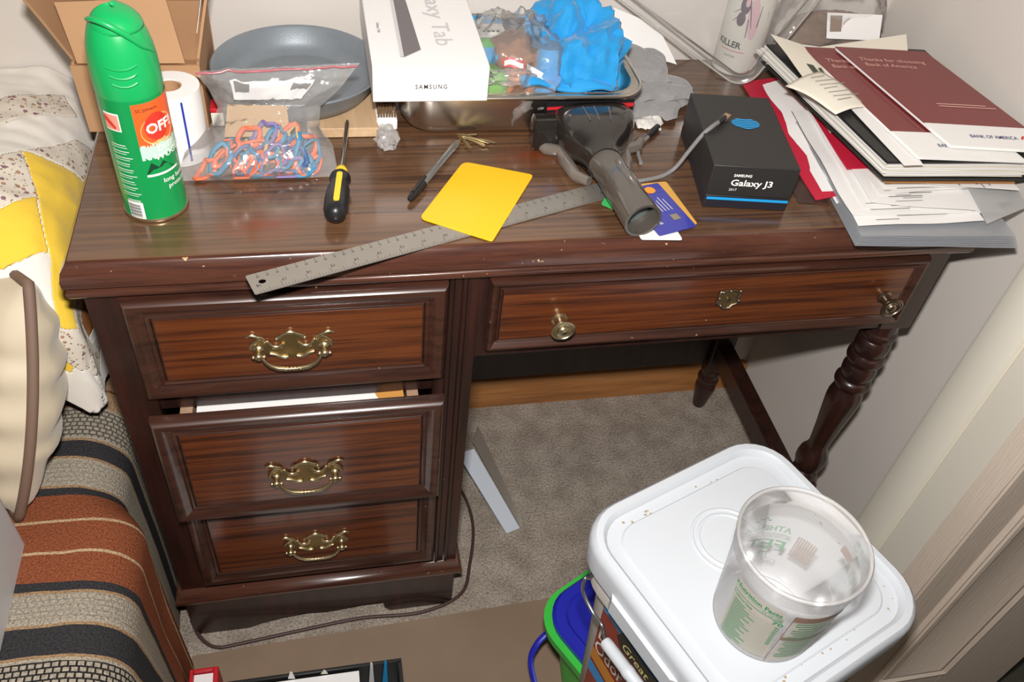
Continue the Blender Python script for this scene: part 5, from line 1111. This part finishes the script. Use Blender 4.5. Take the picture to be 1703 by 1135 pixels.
hd = MB().tube(spline([(.532,-.140,.120),(.512,-.152,.108),(.502,-.168,.085),(.508,-.215,.060)]), .005, 10, flat=.5); obj('carry_handle', hd, 'lid_blue', gt, smooth=60)
bc, brot = (.663,-.302), R(21); e1 = Vector((math.cos(brot), math.sin(brot), 0)); e2 = Vector((math.sin(brot), -math.cos(brot), 0)); bz0 = .2034
bk = thing('white_bucket', 'square white plastic bucket with a lid, standing on the green tub', 'bucket', (bc[0], bc[1], bz0))
obj('bucket_body', MB().loft([rr4(bc,.205,.200,.030,bz0+.0003,brot),rr4(bc,.213,.208,.035,bz0+.008,brot),rr4(bc,.242,.234,.04,.492,brot)]), 'bucket_white', bk, smooth=40)
obj('bucket_collar', MB().loft([rr4(bc,.250,.242,.045,.470,brot),rr4(bc,.262,.254,.048,.472,brot),rr4(bc,.266,.258,.05,.512,brot),rr4(bc,.262,.254,.05,.516,brot),rr4(bc,.250,.242,.045,.517,brot)]), 'bucket_white', bk, smooth=40)
ld = obj('lid', MB().loft([rr4(bc,.270,.262,.05,.508,brot),rr4(bc,.278,.269,.052,.510,brot),rr4(bc,.280,.271,.052,.538,brot),rr4(bc,.277,.268,.052,.546,brot),rr4(bc,.270,.261,.05,.5495,brot),rr4(bc,.256,.247,.044,.5495,brot),rr4(bc,.249,.240,.040,.546,brot),rr4(bc,.246,.237,.039,.5415,brot),rr4(bc,.240,.231,.036,.5405,brot),rr4(bc,.220,.211,.032,.5405,brot),rr4(bc,.216,.207,.03,.5425,brot)]), 'lid_white', bk, smooth=35)
for r_ in (.040, .033): obj('lid_ring', MB(Matrix.Translation((bc[0]-.012, bc[1]+.035, .5425))).lathe([(r_-.0022,0),(r_-.001,.0012),(r_+.001,.0012),(r_+.0022,0)], 40, cap=False), 'lid_white', ld, smooth=60)
obj('lid_tab', MB().loft([[tuple(Vector((bc[0],bc[1],0))-e1*(.139+a)+e2*b_+Vector((0,0,z))) for a, b_ in ((0,-.055),(.006,-.048),(.006,.048),(0,.055))] for z in (.500,.522)]), 'lid_white', ld, smooth=30)
# dirt on the lid rim groove
mat('dirt', '#a08f72', .9)
mb = MB(); random.seed(11)
for k in range(46):
    sd_ = k % 3; t = random.uniform(-.095,.105); o_ = .1115+random.uniform(-.004,.004)
    p = Vector((bc[0],bc[1],.5407)) + ((e1*o_+e2*t) if sd_ == 0 else (e2*o_*.96+e1*t) if sd_ == 1 else (-e2*o_*.96+e1*t)); mb.ball(p, random.uniform(.0006,.0018), 6, 4, (1,1,.35))
obj('grime', mb, 'dirt', ld, kind='stuff', smooth=60)
# printed sleeve on the left face (normal -e1) and on the front face (normal e2)
def onface(side, u0, z0, lift=.001):
    def fn(a, b_):
        z = z0+b_; t = (z-bz0)/(.492-bz0); hw = (.213+(.242-.213)*t)/2; hh = (.208+(.234-.208)*t)/2
        if side == 'L': q = -e1*(hw+lift)+e2*(u0+a)
        else: q = e2*(hh+lift)+e1*(u0+a)
        return Vector((bc[0]+q.x, bc[1]+q.y, z))
    return fn
def face_patch(name, m_, side, rect, lift): mb = MB(); patch(mb, onface(side,0,0,lift), rect=rect, nu=4, nv=6); return obj(name, mb, m_, bk, smooth=0, recalc=False)
mat('sleeve_red', '#8e3324', .4); mat('sleeve_blue', '#2a8fd0', .4); mat('sleeve_navy', '#262650', .4); mat('sleeve_gold', '#c9822a', .45); mat('sleeve_black', '#1f1f1a', .4); mat('script_gold', '#d9cf8a', .4)
for side in 'LF':
    face_patch('sleeve', 'sleeve_red', side, (-.075,.078,.225,.468), .0006)
    mb = MB(); patch(mb, onface(side,0,0,.0010), poly=[(-.075,.440),(-.068,.468),(.078,.468),(.078,.400),(.03,.418),(-.03,.432)]); obj('sleeve_blue_band', mb, 'sleeve_blue', bk, smooth=0, recalc=False)
    mb = MB(); patch(mb, onface(side,0,0,.0014), poly=[(-.075,.462),(-.075,.468),(.078,.468),(.078,.43),(.02,.448)]); obj('sleeve_navy_band', mb, 'sleeve_navy', bk, smooth=0, recalc=False)
    mb = MB(); patch(mb, onface(side,0,0,.0018), poly=[(-.045,.428),(-.038,.446),(.0,.442),(.05,.445),(.078,.44),(.078,.405),(.05,.412),(.0,.415),(-.035,.412)]); obj('sleeve_badge', mb, 'sleeve_black', bk, smooth=0, recalc=False)
    mb = MB(); patch(mb, onface(side,0,0,.0012), poly=[(-.075,.345),(-.075,.318),(-.01,.300),(.0,.318),(-.03,.335)]); obj('sleeve_gold_band', mb, 'sleeve_gold', bk, smooth=0, recalc=False)
    mb = MB(); patch(mb, onface(side,0,0,.0012), poly=[(-.075,.312),(-.075,.285),(.03,.262),(.078,.225),(.078,.245),(.03,.285)]); obj('sleeve_blue_band', mb, 'sleeve_blue', bk, smooth=0, recalc=False)
    mb = MB(); letters(mb, 'Great Choice', .022, onface(side,-.032,.420,.0024), width=.104, shear=.3, bold=.005); obj('script_lettering', mb, 'script_gold', bk, smooth=0, recalc=False)
    mb = MB(); letters(mb, 'Long Lasting', .036, onface(side,-.070,.378,.0020), width=.135, bold=.012); letters(mb, 'Odor Control', .036, onface(side,-.072,.346,.0020), width=.135, bold=.012); obj('lettering', mb, 'paper_cream', bk, smooth=0, recalc=False)
L0 = Vector((bc[0],bc[1],0)) - e1*.136
wire = [Vector((.530,-.235,.487)), Vector((.505,-.262,.492)), Vector((.4955,-.268,.500)), Vector((.496,-.272,.478)), Vector((.504,-.291,.466)), Vector((.510,-.307,.466)), Vector((.512,-.313,.457)), Vector((.514,-.320,.450))]
S = spline(wire, 8); obj('wire_handle', MB().tube(S, .0022, 8), mat('wire_grey', '#9a9a9d', .3, .9), bk, smooth=60)
g0 = S[-1]-e2*.002; g1 = g0+e2*.088+Vector((0,0,.006)); gd = (g1-g0)
gp = [g0+gd*t for t in (0,.02,.08,.42,.44,.5,.52,.9,.98,1)]; obj('grip', MB().tube(gp, [.006,.0068,.0072,.0072,.0078,.0078,.0072,.0072,.0068,.006], 14), 'lid_white', bk, smooth=50)
# feta tub
film('tub_plastic', '#efebe8', .26, .14, .6); film('tub_print_beige', '#cfc4b4', .62, .3, .3)
tz = .5432; tcn = (.652,-.357,tz); TH, R0_, R1_ = .137, .0505, .0590
ft = thing('plastic_tub', 'empty translucent deli tub with printed panels on the white bucket lid', 'tub', tcn)
mb = MB(Matrix.Translation(tcn)); mb.lathe([(.0002,.0012),(.044,.0012),(.0480,.0002),(.0500,.0018),(R0_,.004),(R1_-.001,.112),(R1_+.0002,.114),(R1_+.0012,.130),(R1_+.0030,.132),(R1_+.0034,.1355),(R1_+.0020,TH),(R1_-.0002,.1355),(R1_-.0004,.1325)], 72, cap=False)
obj('tub_shell', mb, 'tub_plastic', ft, smooth=50, recalc=False)
mb = MB(Matrix.Translation(tcn)); mb.lathe([(R1_-.0006,.1125),(R1_+.0002,.118),(R1_+.0008,.130),(R1_+.0022,.1345)], 72, cap=False); obj('tub_rim', mb, film('rim_plastic', '#e6e1de', .42, .14, .7), ft, smooth=60, recalc=False)
def tubf(deg, z, lift=.0004):
    def fn(a, b_):
        zz_ = z+b_; rr = R0_+(R1_-.001-R0_)*(zz_-.004)/.108; t = R(deg)+a/rr; rr += lift; return Vector((tcn[0]+rr*math.cos(t), tcn[1]+rr*math.sin(t), tz+zz_))
    return fn
# front panels face the camera; tubs's camera side lies near -138 degrees
mb = MB(); patch(mb, tubf(-172,.0), rect=(0,.052,.012,.104), nu=14, nv=3); patch(mb, tubf(-109,.0), rect=(0,.055,.010,.104), nu=14, nv=3); obj('printed_panel', mb, 'tub_print_beige', ft, smooth=80, recalc=False)
mb = MB(); patch(mb, tubf(-109,0,.0008), rect=(-.0035,.055,.094,.104), nu=14, nv=1); patch(mb, tubf(-109,0,.0008), rect=(-.0035,.055,.055,.0615), nu=14, nv=1); patch(mb, tubf(-109,0,.0008), rect=(-.0035,-.0025,.008,.104), nu=1, nv=3); patch(mb, tubf(-40,0,.0008), rect=(0,.05,.094,.104), nu=14, nv=1)
for k in range(24): patch(mb, tubf(28,0,.0006), rect=(.0009*k,.0009*k+.0003+.00025*((k*5)%3),.040,.072), nu=1, nv=1)
obj('brown_print', mb, 'ink_brown', ft, smooth=0, recalc=False)
mb = MB(); letters(mb, 'Nutrition Facts', .0085, tubf(-172,.0945,.0009), width=.050, bold=.03); letters(mb, '1/4 cup (28g)', .0042, tubf(-139,.0885,.0009), width=.020); letters(mb, 'Calories', .0060, tubf(-172,.0800,.0009), width=.024, bold=.02); letters(mb, '70', .0085, tubf(-127,.0790,.0009), width=.010, bold=.03)
for k in range(16):
    z = .076-.0042*k
    patch(mb, tubf(-171,0,.0009), rect=(0,.049,z,z+.0003), nu=12, nv=1); patch(mb, tubf(-170,0,.0009), rect=(.002,.016+.012*((k*7)%5)/4,z-.0026,z-.0012), nu=6, nv=1)
    if k < 9: patch(mb, tubf(-122,0,.0009), rect=(0,.004,z-.0026,z-.0010), nu=2, nv=1)
for k in range(8):
    for z0 in (.090, .051): patch(mb, tubf(-108,0,.0009), rect=(.001+.004*(k % 3 == 2),.026+.024*((k*5+3) % 7)/6,z0-.0046*k,z0-.0046*k+.0016), nu=8, nv=1)
patch(mb, tubf(-172,0,.0009), rect=(0,.052,.0865,.0876), nu=12, nv=1); patch(mb, tubf(-172,0,.0009), rect=(0,.052,.092,.0926), nu=12, nv=1)
letters(mb, 'ATHENOS', .0115, tubf(58,.070,.0006), width=.050, bold=.01); letters(mb, 'FETA', .021, tubf(58,.042,.0006), width=.058, bold=.02); letters(mb, 'CHEESE', .0075, tubf(72,.030,.0006), width=.030); patch(mb, tubf(58,0,.0006), rect=(0,.052,.0655,.0662), nu=12, nv=1)
for k in range(6): patch(mb, tubf(84,.086,.0006), poly=ell(.003*k,.0015*(k%2)+.002*math.sin(k),.0022,.0011,k))
obj('green_print', mb, 'ink_green', ft, smooth=0, recalc=False)
mb = MB(); letters(mb, 'CRUMBLED', .0052, tubf(62,.019,.0006), width=.024); 
for r_ in ((-.002,.027,.0175,.0180),(-.002,.027,.0245,.0250),(-.002,-.0015,.0175,.025),(.0265,.027,.0175,.025)): patch(mb, tubf(62,0,.0006), rect=r_, nu=6, nv=1)
obj('brown_lettering', mb, 'ink_brown', ft, smooth=0, recalc=False)
